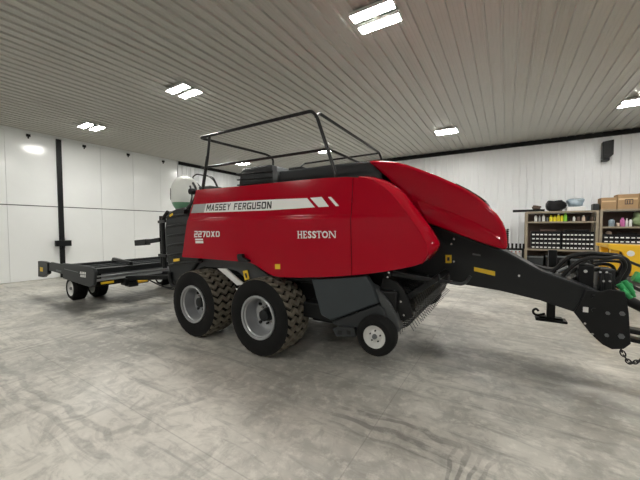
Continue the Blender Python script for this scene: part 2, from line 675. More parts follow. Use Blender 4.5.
# ---- wheels
def tyre_meshes(c, R, W, r_in, lug, n_lug):
    """carcass + zigzag lugs; outer face towards -y at c.y - W/2"""
    c = Vector(c)
    h = W / 2
    mb = MB()
    Rc = R - lug
    prof = [(r_in, -h * 0.80), (r_in + 0.02, -h * 0.88), (r_in + (Rc - r_in) * 0.35, -h * 1.0), (r_in + (Rc - r_in) * 0.68, -h * 0.99),
            (R - 0.045, -h * 0.955), (R - 0.016, -h * 0.90), (Rc, -h * 0.84), (Rc, 0), (Rc, h * 0.84), (R - 0.016, h * 0.90), (R - 0.045, h * 0.955), (r_in + (Rc - r_in) * 0.5, h), (r_in, h * 0.80),
            (r_in, -h * 0.80)]
    rings = []
    n = 48
    for r, y in prof[:-1]:
        rings.append([mb.bm.verts.new(c + Vector((r * math.cos(2 * PI * i / n), y, r * math.sin(2 * PI * i / n)))) for i in range(n)])
    rings.append(rings[0])
    for a, d in zip(rings, rings[1:]):
        for i in range(n):
            j = (i + 1) % n
            mb.bm.faces.new([a[i], a[j], d[j], d[i]])
    # lugs
    lb = MB()
    pitch = 2 * PI / n_lug
    cols = 6
    vs = [-h * 0.90 + i * (2 * h * 0.90) / cols for i in range(cols + 1)]

    def pt(u, v, r):
        return c + Vector((r * math.cos(u), v, r * math.sin(u)))
    for k in range(n_lug):
        u0 = k * pitch
        for i in range(cols):
            lean = 0.52 * pitch * (1 if i % 2 else -1)
            a0, a1 = (u0 - lean / 2, u0 + lean / 2)
            th = pitch * 0.27
            g = 0.004 if i % 2 else 0.0
            q = [(a0 - th, vs[i] + g), (a0 + th, vs[i] + g), (a1 + th, vs[i + 1] - g), (a1 - th, vs[i + 1] - g)]
            rt = [R if abs(v) < h * 0.85 else R - 0.010 for _, v in q]
            lo = [lb.bm.verts.new(pt(u, v, r - lug - 0.012)) for (u, v), r in zip(q, rt)]
            hi = [lb.bm.verts.new(pt(u, v, r)) for (u, v), r in zip(q, rt)]
            lb.bm.faces.new(hi)
            for a in range(4):
                d = (a + 1) % 4
                lb.bm.faces.new([lo[a], lo[d], hi[d], hi[a]])
    return mb, lb


def make_wheel(c):
    """c: centre of the tyre; outer face is on the -y side"""
    W, R = 0.52, 0.532
    yo = c[1] - W / 2
    mb = MB()
    prof = [(0.0, 0.25), (0.10, 0.25), (0.14, 0.245), (0.20, 0.215), (0.235, 0.22), (0.238, 0.16), (0.250, 0.10), (0.252, 0.05), (0.268, 0.035), (0.27, 0.012),
            (0.292, 0.006), (0.300, 0.012), (0.300, 0.03), (0.285, 0.04), (0.285, 0.44), (0.27, 0.46), (0.0, 0.46)]
    mb.lathe(prof, (c[0], yo, c[2]), 'y', 48)
    w = build('wheel', mb, RIM, baler, smooth=30)
    tb, lb = tyre_meshes(c, R, W, 0.285, 0.042, 28)
    build('tyre', tb, RUBBER, w)
    build('tread', lb, TREAD, w, smooth=0)
    mb = MB()
    mb.lathe([(0.0, 0.12), (0.05, 0.12), (0.078, 0.135), (0.085, 0.20), (0.095, 0.21), (0.095, 0.25)], (c[0], yo, c[2]), 'y', 20)
    build('hub', mb, FRAME, w)
    for k in range(8):
        a = 2 * PI * k / 8
        x, z = c[0] + 0.125 * math.cos(a), c[2] + 0.125 * math.sin(a)
        mb = MB().cyl((x, yo + 0.20, z), (x, yo + 0.25, z), 0.015, n=6)
        build('wheel_nut', mb, STEEL if k % 2 else FRAME, w)
    # dark hand holes in the disc
    mb = MB()
    for k in range(4):
        a = 2 * PI * (k + 0.5) / 4
        x, z = c[0] + 0.185 * math.cos(a), c[2] + 0.185 * math.sin(a)
        mb.cyl((x, yo + 0.210, z), (x, yo + 0.235, z), 0.024, n=12)
    build('disc_holes', mb, BLACK, w)
    return w


for xw in (-2.95, -4.34):
    w = make_wheel((xw + 0.12, 2.97 + 0.26, 0.532))
    if xw == -2.95:
        w['label'] = 'front near silver wheel with chunky dusty tyre'
    else:
        w['label'] = 'rear near silver wheel with chunky tyre'
    # far side twin, turned round
    far = w.copy()
    COL.objects.link(far)
    far['label'] = 'far side wheel mostly hidden behind the machine'
    px = 2 * (xw + 0.12 - (-2.9))
    far.matrix_local = Matrix.Translation((px, 2 * (YC - YC), 0)) @ Matrix.Rotation(PI, 4, 'Z')
    for ch in list(w.children):
        d2 = ch.copy()
        COL.objects.link(d2)
        d2.parent = far

# ---- side panels in red
SEAM = -1.47


def ysurf(x, z):
    t = z - 1.88
    s = 0.03
    if t > s:
        y = 3.05 + (t - s) * 0.10 + 0.006
    elif t < -s:
        y = 3.04 + (-t - s) * 0.05
    else:
        k = (t + s) / (2 * s)
        y = 3.04 + 0.016 * k * k * (3 - 2 * k)
    # the upper band leans in a little more towards its top edge
    zb = math.floor(z * 10 + 1e-6) / 10
    f = lambda q: 0.012 * max(0.0, q - 2.0) ** 2
    y += f(zb) + (f(zb + 0.1) - f(zb)) * (z - zb) / 0.1
    return y


def resample(pts, n):
    pts = [Vector(p) for p in pts]
    ln = [0]
    for a, c in zip(pts, pts[1:]):
        ln.append(ln[-1] + (c - a).length)
    out = []
    for i in range(n + 1):
        t = ln[-1] * i / n
        for k in range(len(pts) - 1):
            if t <= ln[k + 1] + 1e-9:
                f = (t - ln[k]) / max(1e-9, ln[k + 1] - ln[k])
                out.append(pts[k].lerp(pts[k + 1], f))
                break
    return out


def spl(pts, k=5):
    return [(p.x, p.z) for p in smooth_path([(a, 0, c) for a, c in pts], k)]


ridge = spl(ats([(358, 177.2), (371, 180), (383, 187), (392, 195), (401, 206), (409, 216), (416, 226), (422, 236), (427, 247), (426.5, 256), (421, 263.5)], 3.06), 4)
nose_px = [(358, 176.6), (373, 176.8), (388, 181.5), (401, 189.5), (408, 197), (415, 206), (421, 214), (427.5, 222.5), (438, 239), (439.5, 247), (430, 259)]
nose = spl(ats(nose_px, 3.32), 4)
bottom = ats([(413, 266.2), (400, 269), (385, 271.5), (366, 274), (343, 276), (322, 277.2), (300, 277.6), (280, 277.3), (273, 276), (268, 273.5), (256, 265.5), (250, 262.5), (244, 261.8), (215, 259.5), (182, 257)], 3.07)
rear = ats([(182, 257), (184, 247), (187, 230), (190, 215), (193, 200), (195.5, 189.8)], 3.07)
top = ats([(195.5, 189.8), (215, 188.2), (240, 186), (270, 183), (300, 180), (325, 177.8), (345, 176.9), (358, 177.2)], 3.09)


def panel_flat(poly, mirror=False):
    mb = MB()
    vs = [mb.bm.verts.new((x, 0, z)) for x, z in poly]
    mb.bm.faces.new(vs)
    for z in [1.0 + i * 0.1 for i in range(15)] + [1.84, 1.86, 1.87, 1.88, 1.89, 1.91]:
        bmesh.ops.bisect_plane(mb.bm, geom=mb.bm.verts[:] + mb.bm.edges[:] + mb.bm.faces[:], plane_co=(0, 0, z), plane_no=(0, 0, 1), dist=1e-5)
    return mb


def finish_panel(name, mb, far=False):
    if far:
        for v in mb.bm.verts:
            v.co.y = mir(v.co.y)
    o = build(name, mb, RED, baler, smooth=28)
    return o


outline = top[:-1] + ridge[:-1] + [ridge[-1]] + bottom + rear[1:-1]


def clip_poly(poly, x, keep_left):
    out = []
    n = len(poly)
    for i in range(n):
        a, c = poly[i], poly[(i + 1) % n]
        ia = (a[0] <= x) if keep_left else (a[0] >= x)
        ic = (c[0] <= x) if keep_left else (c[0] >= x)
        if ia:
            out.append(a)
        if ia != ic:
            t = (x - a[0]) / (c[0] - a[0])
            out.append((x, a[1] + t * (c[1] - a[1])))
    return out


def flange(mb, poly, depth, skip=lambda a, c: False):
    """turn the edge of the sheet inwards so that the panel has body"""
    n = len(poly)
    for i in range(n):
        a, c = poly[i], poly[(i + 1) % n]
        if skip(a, c):
            continue
        pts = [(a[0], ysurf(*a), a[1]), (c[0], ysurf(*c), c[1]), (c[0], ysurf(*c) + depth, c[1]), (a[0], ysurf(*a) + depth, a[1])]
        mb.face(pts)


panels = {}
for far in (False, True):
    pl = clip_poly(outline, SEAM - 0.004, True)
    mb = panel_flat(pl)
    for v in mb.bm.verts:
        v.co.y = ysurf(v.co.x, v.co.z)
    flange(mb, pl, 0.16)
    o = finish_panel('side_panel', mb, far)
    if not far:
        panels['rear'] = o
    pl = clip_poly(outline, SEAM + 0.004, False)
    mb = panel_flat(pl)
    for v in mb.bm.verts:
        v.co.y = ysurf(v.co.x, v.co.z)
    rs = {(round(x, 5), round(z, 5)) for x, z in ridge}
    flange(mb, pl, 0.16, lambda a, c: (round(a[0], 5), round(a[1], 5)) in rs and (round(c[0], 5), round(c[1], 5)) in rs)
    # chamfered nose between the ridge and the outer nose line
    rows = []
    for r, q in zip(ridge, nose):
        p0 = Vector((r[0], ysurf(*r), r[1]))
        p1 = Vector((q[0], 3.32, q[1]))
        row = []
        for k in range(6):
            t = k / 5
            p = p0.lerp(p1, t)
            bul = math.sin(PI * t)
            p = p + Vector((0.25, -0.45, 0.16)) * 0.05 * bul
            row.append(p)
        row.append(p1 + Vector((-0.03, 0.12, -0.02)))
        rows.append(row)
    gv = [[mb.bm.verts.new(p) for p in row] for row in rows]
    for i in range(len(gv) - 1):
        for k in range(len(gv[0]) - 1):
            try:
                mb.bm.faces.new([gv[i][k], gv[i][k + 1], gv[i + 1][k + 1], gv[i + 1][k]])
            except ValueError:
                pass
    # bead added for a highlight line where the side turns into the nose
    mb.tube([Vector((p[0], ysurf(*p) + 0.006, p[1])) for p in ridge], 0.011, 8)
    try:
        mb.bm.faces.new(gv[-1])
    except ValueError:
        pass
    o = finish_panel('side_panel', mb, far)
    if not far:
        panels['front'] = o


# ---- decals on the near panel
def surf_decal(name, polys, m, parent, off=0.004):
    mb = MB()
    for poly in polys:
        xz = ats(poly, 3.08)
        mb.face([(x, ysurf(x, z) - off, z) for x, z in xz])
    return build(name, mb, m, parent, smooth=0, solid=0.002)


PR = panels['rear']
surf_decal('stripe', [[(206.5, 203.7), (240, 201.3), (272, 199.6), (307.5, 198.2), (315.8, 207.4), (272, 210.3), (240, 211.5), (205, 212.6)]], WHITE, PR)
surf_decal('stripe_end', [[(194, 204.6), (206.5, 203.7), (205, 212.6), (192, 213.2)]], SILVER, PR)
surf_decal('stripe_block', [[(310.6, 197.9), (322, 197.0), (329.8, 206.6), (319.6, 207.3)]], WHITE, PR)
surf_decal('stripe_block', [[(328.3, 197.1), (331.5, 196.9), (339.8, 205.9), (336.7, 206.3)]], WHITE, PR)


def panel_text(name, body, q, m, emb, parent=PR, off=0.007):
    """q: bottom-left, bottom-right, top-right, top-left in photo px"""
    c = [Vector(at(p[0], p[1], 3.08)) for p in q]

    def fit(u, v):
        p = c[0] * (1 - u) * (1 - v) + c[1] * u * (1 - v) + c[2] * u * v + c[3] * (1 - u) * v
        return (p.x, ysurf(p.x, p.y) - off, p.y)
    mb = MB()
    place_text(mb, body, fit, emb)
    return build(name, mb, m, parent, smooth=0)


# heavy block lettering drawn stroke by stroke in a unit cell
W_ = 0.27
BLK = {
    'M': [[(0, 0), (W_ * .8, 0), (W_ * .8, 1), (0, 1)], [(1 - W_ * .8, 0), (1, 0), (1, 1), (1 - W_ * .8, 1)], [(0, 1), (W_ * 1.1, 1), (0.6, 0.25), (0.4, 0.25)], [(1 - W_ * 1.1, 1), (1, 1), (0.6, 0.25), (0.4, 0.25)]],
    'A': [[(0, 0), (W_, 0), (0.64, 1), (0.36, 1)], [(1 - W_, 0), (1, 0), (0.64, 1), (0.36, 1)], [(0.2, 0.2), (0.8, 0.2), (0.8, 0.38), (0.2, 0.38)]],
    'S': [[(0, 0), (1, 0), (1, 0.2), (0, 0.2)], [(0, 0.41), (1, 0.41), (1, 0.6), (0, 0.6)], [(0, 0.8), (1, 0.8), (1, 1), (0, 1)], [(0, 0.5), (W_, 0.5), (W_, 0.9), (0, 0.9)], [(1 - W_, 0.1), (1, 0.1), (1, 0.5), (1 - W_, 0.5)]],
    'E': [[(0, 0), (W_, 0), (W_, 1), (0, 1)], [(0, 0), (0.95, 0), (0.95, 0.2), (0, 0.2)], [(0, 0.41), (0.85, 0.41), (0.85, 0.6), (0, 0.6)], [(0, 0.8), (0.95, 0.8), (0.95, 1), (0, 1)]],
    'Y': [[(0.5 - W_ / 2, 0), (0.5 + W_ / 2, 0), (0.5 + W_ / 2, 0.5), (0.5 - W_ / 2, 0.5)], [(0, 1), (W_, 1), (0.5 + W_ / 2, 0.42), (0.5 - W_ / 2, 0.42)], [(1 - W_, 1), (1, 1), (0.5 + W_ / 2, 0.42), (0.5 - W_ / 2, 0.42)]],
    'F': [[(0, 0), (W_, 0), (W_, 1), (0, 1)], [(0, 0.41), (0.82, 0.41), (0.82, 0.6), (0, 0.6)], [(0, 0.8), (0.95, 0.8), (0.95, 1), (0, 1)]],
    'R': [[(0, 0), (W_, 0), (W_, 1), (0, 1)], [(0, 0.41), (0.9, 0.41), (0.9, 0.58), (0, 0.58)], [(0, 0.82), (0.9, 0.82), (0.9, 1), (0, 1)], [(1 - W_, 0.5), (1, 0.5), (1, 0.92), (1 - W_, 0.92)], [(0.42, 0.45), (0.72, 0.45), (1, 0), (0.7, 0)]],
    'G': [[(0, 0.08), (W_, 0.08), (W_, 0.92), (0, 0.92)], [(0.08, 0), (1, 0), (1, 0.2), (0.08, 0.2)], [(0.08, 0.8), (1, 0.8), (1, 1), (0.08, 1)], [(1 - W_, 0), (1, 0), (1, 0.52), (1 - W_, 0.52)], [(0.52, 0.36), (1, 0.36), (1, 0.52), (0.52, 0.52)]],
    'U': [[(0, 0.06), (W_, 0.06), (W_, 1), (0, 1)], [(1 - W_, 0.06), (1, 0.06), (1, 1), (1 - W_, 1)], [(0.06, 0), (0.94, 0), (0.94, 0.2), (0.06, 0.2)]],
    'O': [[(0, 0.08), (W_, 0.08), (W_, 0.92), (0, 0.92)], [(1 - W_, 0.08), (1, 0.08), (1, 0.92), (1 - W_, 0.92)], [(0.08, 0), (0.92, 0), (0.92, 0.2), (0.08, 0.2)], [(0.08, 0.8), (0.92, 0.8), (0.92, 1), (0.08, 1)]],
    'N': [[(0, 0), (W_, 0), (W_, 1), (0, 1)], [(1 - W_, 0), (1, 0), (1, 1), (1 - W_, 1)], [(0, 1), (W_ * 1.15, 1), (1, 0), (1 - W_ * 1.15, 0)]],
}
nq = [Vector(at(p[0], p[1], 3.08)) for p in [(207.2, 211.0), (272.4, 208.6), (272.4, 201.4), (207.8, 204.6)]]


def nfit(u, v):
    p = nq[0] * (1 - u) * (1 - v) + nq[1] * u * (1 - v) + nq[2] * u * v + nq[3] * (1 - u) * v
    return (p.x, ysurf(p.x, p.y) - 0.007, p.y)


word = 'MASSEY FERGUSON'
wid = {'M': 1.3, ' ': 0.6, 'O': 1.1, 'G': 1.1, 'N': 1.05}
tot = sum(wid.get(ch, 0.95) + 0.2 for ch in word) - 0.2
mb = MB()
u = 0.0
for ch in word:
    if ch == ' ':
        build('name_lettering', mb, LETTER, PR, smooth=0)
        mb = MB()
    wd = wid.get(ch, 0.95)
    for poly in BLK.get(ch, []):
        mb.face([nfit((u + a * wd) / tot, c) for a, c in poly])
    u += wd + 0.2
build('name_lettering', mb, LETTER, PR, smooth=0)
mb = MB()
c2 = [Vector(at(p[0], p[1], 3.07)) for p in [(195.4, 237.3), (221, 236.7), (221.2, 231.2), (196.0, 230.9)]]


def mfit(u, v):
    p = c2[0] * (1 - u) * (1 - v) + c2[1] * u * (1 - v) + c2[2] * u * v + c2[3] * (1 - u) * v
    return (p.x, ysurf(p.x, p.y) - 0.007, p.y)


def mrect(u0, u1, v0, v1, top=None):
    t0, t1 = top or (u0, u1)
    mb.face([mfit(u0, v0), mfit(u1, v0), mfit(t1, v1), mfit(t0, v1)])


for c0 in (0.0, 0.165):                       # 2 2
    for v0 in (0.0, 0.40, 0.80):
        mrect(c0, c0 + 0.14, v0, v0 + 0.2)
    mrect(c0 + 0.10, c0 + 0.14, 0.5, 1.0)
    mrect(c0, c0 + 0.04, 0.0, 0.5)
mrect(0.33, 0.47, 0.80, 1.0)                  # 7
mrect(0.365, 0.41, 0.0, 0.82, (0.42, 0.47))
for c0, a in ((0.495, 0.0), (0.855, 0.0)):    # 0 and D
    mrect(c0, c0 + 0.04, 0.0, 1.0)
    mrect(c0 + 0.105, c0 + 0.145, 0.12, 0.88)
    mrect(c0, c0 + 0.125, 0.0, 0.2)
    mrect(c0, c0 + 0.125, 0.8, 1.0)
mrect(0.67, 0.72, 0.0, 1.0, (0.77, 0.82))     # X
mrect(0.77, 0.82, 0.0, 1.0, (0.67, 0.72))
build('model_lettering', mb, WHITE, PR, smooth=0)
surf_decal('badge', [[(196.8, 238.6), (204.6, 238.6), (204.6, 240.2), (196.8, 240.2)], [(197.0, 240.9), (204.8, 240.9), (204.8, 243.2), (197.0, 243.2)]], WHITE, PR)
# serif lettering built stroke by stroke: letter cells 0..1 wide
mb = MB()
c4 = [Vector(at(p[0], p[1], 3.07)) for p in [(298.6, 238.4), (337.4, 237.9), (337.4, 230.9), (298.6, 230.9)]]


def hfit(u, v):
    p = c4[0] * (1 - u) * (1 - v) + c4[1] * u * (1 - v) + c4[2] * u * v + c4[3] * (1 - u) * v
    return (p.x, ysurf(p.x, p.y) - 0.007, p.y)


def rect(u0, u1, v0, v1, sk=0.0):
    mb.face([hfit(u0, v0), hfit(u1, v0), hfit(u1 + sk, v1), hfit(u0 + sk, v1)])


def stem(u, w=0.030):
    rect(u, u + w, 0, 1)
    rect(u - 0.012, u + w + 0.012, 0, 0.09)
    rect(u - 0.012, u + w + 0.012, 0.91, 1)


# H
stem(0.012)
stem(0.100)
rect(0.03, 0.11, 0.45, 0.58)
# E
stem(0.168)
rect(0.18, 0.262, 0, 0.12)
rect(0.18, 0.262, 0.88, 1)
rect(0.18, 0.242, 0.44, 0.56)
rect(0.246, 0.262, 0.0, 0.28)
rect(0.246, 0.262, 0.72, 1)


def fit_s(lo, hi):
    def f(u, v):
        return hfit(lo + (hi - lo) * u, v)
    return f


place_text(mb, 'S', fit_s(0.285, 0.385), 0.03)
place_text(mb, 'S', fit_s(0.402, 0.502), 0.03)
# T
stem(0.562)
rect(0.515, 0.64, 0.88, 1)
rect(0.515, 0.531, 0.68, 1)
rect(0.624, 0.64, 0.68, 1)
place_text(mb, 'O', fit_s(0.652, 0.802), 0.03)
# N
rect(0.828, 0.848, 0, 1)
rect(0.812, 0.864, 0, 0.09)
rect(0.812, 0.848, 0.91, 1)
rect(0.966, 0.986, 0, 1)
rect(0.948, 1.0, 0.91, 1)
mb.face([hfit(0.828, 1), hfit(0.866, 1), hfit(0.986, 0), hfit(0.95, 0)])
build('maker_lettering', mb, WHITE, PR, smooth=0)
surf_decal('warning_decal', [[(275.7, 264), (280.8, 264), (280.8, 269), (275.7, 269)]], YEL, PR)

# ---- dark body behind the panels
mb = MB()
mb.box(-5.25, -1.15, 3.36, mir(3.36), 1.0, 2.06)
build('bale_chamber', mb, BLACK, baler, bevel=0.02)
mb = MB()
mb.box(-4.9, -1.5, 3.50, mir(3.50), 0.74, 1.02)
build('chassis', mb, BLACK, baler, bevel=0.02)
mb = MB()
mb.box(-4.2, -1.35, 3.13, 3.74, 2.08, 2.12)
mb.box(-4.2, -1.35, mir(3.74), mir(3.13), 2.08, 2.12)
build('walk_deck', mb, FRAME, baler)
mb = MB()
mb.box(-2.35, -1.5, 3.6, mir(3.6), 0.42, 0.76)
mb.box(-2.3, -1.6, 3.3, 3.6, 0.55, 0.76)
build('packer_chamber', mb, BLACK, baler, bevel=0.02)
# axles and walking beams
mb = MB()
for xw in (-2.83, -4.22):
    mb.cyl((xw, 3.3, 0.535), (xw, mir(3.3), 0.535), 0.06)
for y in (3.66, mir(3.66)):
    mb.box(-4.45, -2.84, y - 0.05, y + 0.05, 0.46, 0.62)
    mb.box(-3.85, -3.45, y - 0.06, y + 0.06, 0.56, 0.80)
build('tandem_axle', mb, FRAME, baler, bevel=0.01)
# side frame rail and fender strut
fp = ats([(192, 258), (243, 260), (252, 262), (272, 277.5), (262, 278), (247, 279), (238, 271), (226, 268), (204, 266.5), (190, 275), (181, 284), (172, 285), (171, 279), (180, 273), (186, 265)], 3.28)
build('side_rail', MB().prism(fp, 3.26, 3.36), RAILG, baler, bevel=0.01)
fp = ats([(219, 268.2), (227, 268.4), (245, 284), (238.5, 285)], 3.25)
build('white_brace', MB().prism(fp, 3.22, 3.25), WHITEP, baler)
fp = ats([(243, 271), (247.5, 270), (249.5, 279), (245, 280.5)], 3.24)
build('warning_decal', MB().prism(fp, 3.235, 3.242), YEL, baler)
fp = ats([(244.6, 273.5), (246.2, 273.2), (247.2, 277.6), (245.8, 278)], 3.23)
build('decal_symbol', MB().prism(fp, 3.230, 3.236), LETTER, baler)
mb = MB()
mb.prism(ats([(238.5, 254), (243, 254), (243.5, 257.5), (249, 260), (249, 262), (240, 262), (238.5, 258)], 3.03), 3.00, 3.06)
build('panel_latch', mb, FRAME, baler, bevel=0.004)

mb = MB()
mb.obox((-6.31, YC, 0.62), (-4.9, YC, 0.80), 0.18, 0.15)
build('rear_tow_bar', mb, BLACK, baler, bevel=0.01)
# ---- rear ribbed shield and chute
yr = 3.2
rp = ats([(166, 216), (169, 212), (176, 208.5), (184, 207), (200, 206), (205, 250), (198, 262), (190, 273), (184, 281), (177, 284), (172, 281), (168.5, 270), (165.5, 250), (164.5, 230)], yr)
build('rear_shield', MB().prism(rp, yr, yr + 0.08), FRAME, baler, bevel=0.03, seg=3)
for k in range(6):
    y0 = 216 + k * 9.6
    mb = MB()
    l, r = 167.5 + 0.3 * k, 203
    pts = ats([(l, y0), (178, y0 - 2), (r, y0 - 3.5), (r, y0 - 1.3), (178, y0 + 0.3), (l + 0.5, y0 + 2.4)], yr)
    mb.prism(pts, yr - 0.028, yr + 0.01)
    build('shield_rib', mb, FRAME, baler, bevel=0.012)
surf = ats([(173.5, 259), (179.5, 258.2), (179.5, 261), (173.5, 261.8)], yr - 0.03)
build('warning_decal', MB().prism(surf, yr - 0.034, yr - 0.027), YEL, baler)
surf = ats([(169.5, 215), (172.5, 213), (173, 215), (170, 217)], yr - 0.03)
build('warning_decal', MB().prism(surf, yr - 0.034, yr - 0.027), YEL, baler)
# chute frame behind
mb = MB()
mb.tube(rounded([P3(165, 268, 3.4), P3(163.3, 235, 3.4), P3(162.6, 220, 3.4), P3(168, 212, 3.4)], 0.15), 0.04)
mb.tube(rounded([P3(162.5, 264, 3.5), P3(161.4, 235, 3.5), P3(161, 216, 3.5)], 0.1), 0.035)
mb.obox(P3(159, 222, 3.45), P3(166, 221, 3.3), 0.05, 0.05)
mb.obox(P3(159.5, 255, 3.45), P3(167, 256, 3.3), 0.05, 0.05)
build('chute_frame', mb, BLACK, baler)
mb = MB()
mb.obox(P3(137.5, 243.2, 3.42), P3(161, 239.6, 3.42), 0.08, 0.08)
mb.obox(P3(137, 243, 3.42), P3(148, 242.0, 3.42), 0.11, 0.12)
build('chute_arm', mb, BLACK, baler, bevel=0.01)
mb = MB()
mb.box(-6.1, -5.2, 3.85, mir(3.85), 0.72, 0.78)
mb.box(-6.1, -5.2, 3.85, 3.90, 0.78, 0.9)
mb.box(-6.1, -5.2, mir(3.90), mir(3.85), 0.78, 0.9)
build('bale_chute', mb, BLACK, baler, bevel=0.01)
mb = MB()
mb.box(-5.55, -5.24, 3.42, mir(3.42), 1.02, 2.04)
build('rear_door', mb, FRAME, baler, bevel=0.03)
# lower curved hose guard
mb = MB()
mb.tube(smooth_path([P3(170, 272, 3.18), P3(170.5, 280, 3.18), P3(174, 285.5, 3.18), P3(180, 285.5, 3.18), P3(187, 280, 3.18)]), 0.035)
build('rear_guard', mb, BLACK, baler)

# tank on the rear deck
tx, tz = at(183.6, 194.5, 3.62)
mb = MB()
prof = [(0.0, -0.35)]
for a in range(-75, 76, 10):
    t = math.radians(a)
    prof.append((0.262 * abs(math.cos(t)) ** 0.75, 0.35 * math.copysign(abs(math.sin(t)) ** 0.9, math.sin(t))))
prof.append((0.0, 0.35))
low = [p for p in prof if p[1] <= -0.155]
hi = [p for p in prof if p[1] > -0.155]
hi = [(low[-1][0] + 0.004, low[-1][1])] + hi
mb.lathe(hi, (tx, 3.66, tz), 'z', 32)
tank = build('liquid_tank', mb, TANKW, baler, smooth=50)
tank['label'] = 'rounded white tank with green liquid showing in its base'
mb = MB().lathe(low, (tx, 3.66, tz), 'z', 32)
build('tank_base', mb, TANKG, tank, smooth=50)
mb = MB()
mb.lathe([(0.0, 0.34), (0.08, 0.34), (0.08, 0.365), (0.07, 0.37), (0.0, 0.37)], (tx, 3.66, tz), 'z', 20)
build('tank_cap', mb, WHITEP, tank)
ex, ez = at(176.2, 193, 3.36)


def tank_patch(name, x0, x1, z0, z1, off, m):
    mb = MB()
    n = 8
    row = []
    for i in range(n + 1):
        x = x0 + (x1 - x0) * i / n
        dx = x - tx
        y = 3.66 - math.sqrt(max(0.0, 0.262 ** 2 - dx * dx)) - off
        row.append([mb.bm.verts.new((x, y, z)) for z in (z0, z1)])
    for a, c in zip(row, row[1:]):
        mb.bm.faces.new([a[0], c[0], c[1], a[1]])
    return build(name, mb, m, tank, smooth=60, solid=0.003)


tank_patch('tank_emblem', tx - 0.225, tx - 0.075, ez - 0.10, ez + 0.11, 0.006, LETTER)
tank_patch('tank_emblem_mark', tx - 0.195, tx - 0.10, ez - 0.012, ez + 0.03, 0.011, SILVER)
mb = MB()
mb.box(tx - 0.24, tx + 0.45, 3.40, 3.92, 2.00, tz - 0.33)
build('tank_stand', mb, BLACK, baler, bevel=0.01)
# hoses and fittings beside the tank
mb = MB()
mb.tube(smooth_path([P3(193, 183, 3.5), P3(196, 190, 3.45), P3(194, 200, 3.3), P3(187, 208, 3.15), P3(184, 212, 3.12)]), 0.02)
mb.tube(smooth_path([P3(190, 186, 3.4), P3(192, 195, 3.35), P3(190, 206, 3.2), P3(188, 216, 3.12)]), 0.015)
build('tank_hose', mb, HOSE, baler)
mb = MB()
x, z = at(186.5, 211.5, 3.12)
mb.lathe([(0, -0.05), (0.04, -0.05), (0.045, 0.0), (0.04, 0.05), (0, 0.05)], (x, 3.1, z), 'y', 14)
x, z = at(192.5, 191.5, 3.3)
mb.lathe([(0, -0.05), (0.05, -0.05), (0.055, 0.0), (0.05, 0.05), (0, 0.05)], (x, 3.3, z), 'y', 14)
build('hose_fitting', mb, BLACKP, baler)

# ladder hoops and dark pump at the rear top
mb = MB()
mb.tube(rounded([(-5.0, 4.3, 2.1), P3(192, 178, 4.3), P3(196, 174, 4.3), P3(213, 177, 4.3), P3(216, 183, 4.3), P3(219, 190, 4.3)], 0.12), 0.014)
mb.tube(rounded([P3(205, 189, 4.1), P3(203, 178, 4.1), P3(207, 175, 4.1), P3(214, 180, 4.1), P3(218, 190, 4.1)], 0.1), 0.012)
build('ladder_hoop', mb, TUBE, baler)
a, c = at(203, 191, 4.0), at(216, 186, 4.0)
mb = MB().box(a[0], c[0], 3.85, 4.2, 2.06, c[1])
build('pump_box', mb, BLACK, baler, bevel=0.05, seg=3)

# ---- guard rails
ZR = 3.2
mb = MB()
mb.tube(rounded([(-1.73, 3.2, 2.12), (-1.73, 3.2, 2.34), (-2.02, 3.2, 3.13), (-2.09, 3.2, ZR), (-4.25, 3.2, ZR), (-4.08, 4.62, ZR), (-4.06, 4.78, ZR - 0.05), (-4.06, 4.78, 2.06)], 0.07), 0.022)
build('guard_rail', mb, TUBE, baler)
mb = MB()
mb.tube(rounded([(-2.03, 3.2, 3.12), (-2.05, 3.30, ZR), (-2.12, 5.62, ZR), (-2.10, 5.72, ZR - 0.12), (-2.10, 5.72, 2.09)], 0.08), 0.021)
build('guard_rail', mb, TUBE, baler)
mb = MB()
mb.tube([(-4.01, 3.2, ZR), (-4.07, 3.2, 2.86)], 0.021)
mb.tube([(-4.07, 3.2, 2.88), (-4.27, 3.2, 2.1)], 0.025)
build('rail_post', mb, TUBE, baler)
mb = MB()
mb.tube([(-4.22, 3.2, 2.715), (-1.84, 3.2, 2.70)], 0.018)
build('mid_rail', mb, TUBE, baler)
mb = MB()
mb.tube([(-1.85, 3.2, 2.70), (-1.85, 4.15, 2.70)], 0.016)
mb.tube([(-1.85, 4.13, 2.70), (-1.85, 4.15, 2.5)], 0.016)
build('mid_rail', mb, TUBE, baler)
mb = MB()
fr = [(-2.12, 5.6, ZR - 0.02)]
q = at(302, 164.0, 5.6)
fr += [(q[0], 5.6, q[1]), (at(298.5, 169, 5.6)[0], 5.6, at(298.5, 169, 5.6)[1] - 0.1), (at(298.5, 169, 5.6)[0], 5.6, 2.10)]
mb.tube(rounded(fr, 0.12), 0.018)
build('guard_rail', mb, TUBE, baler)

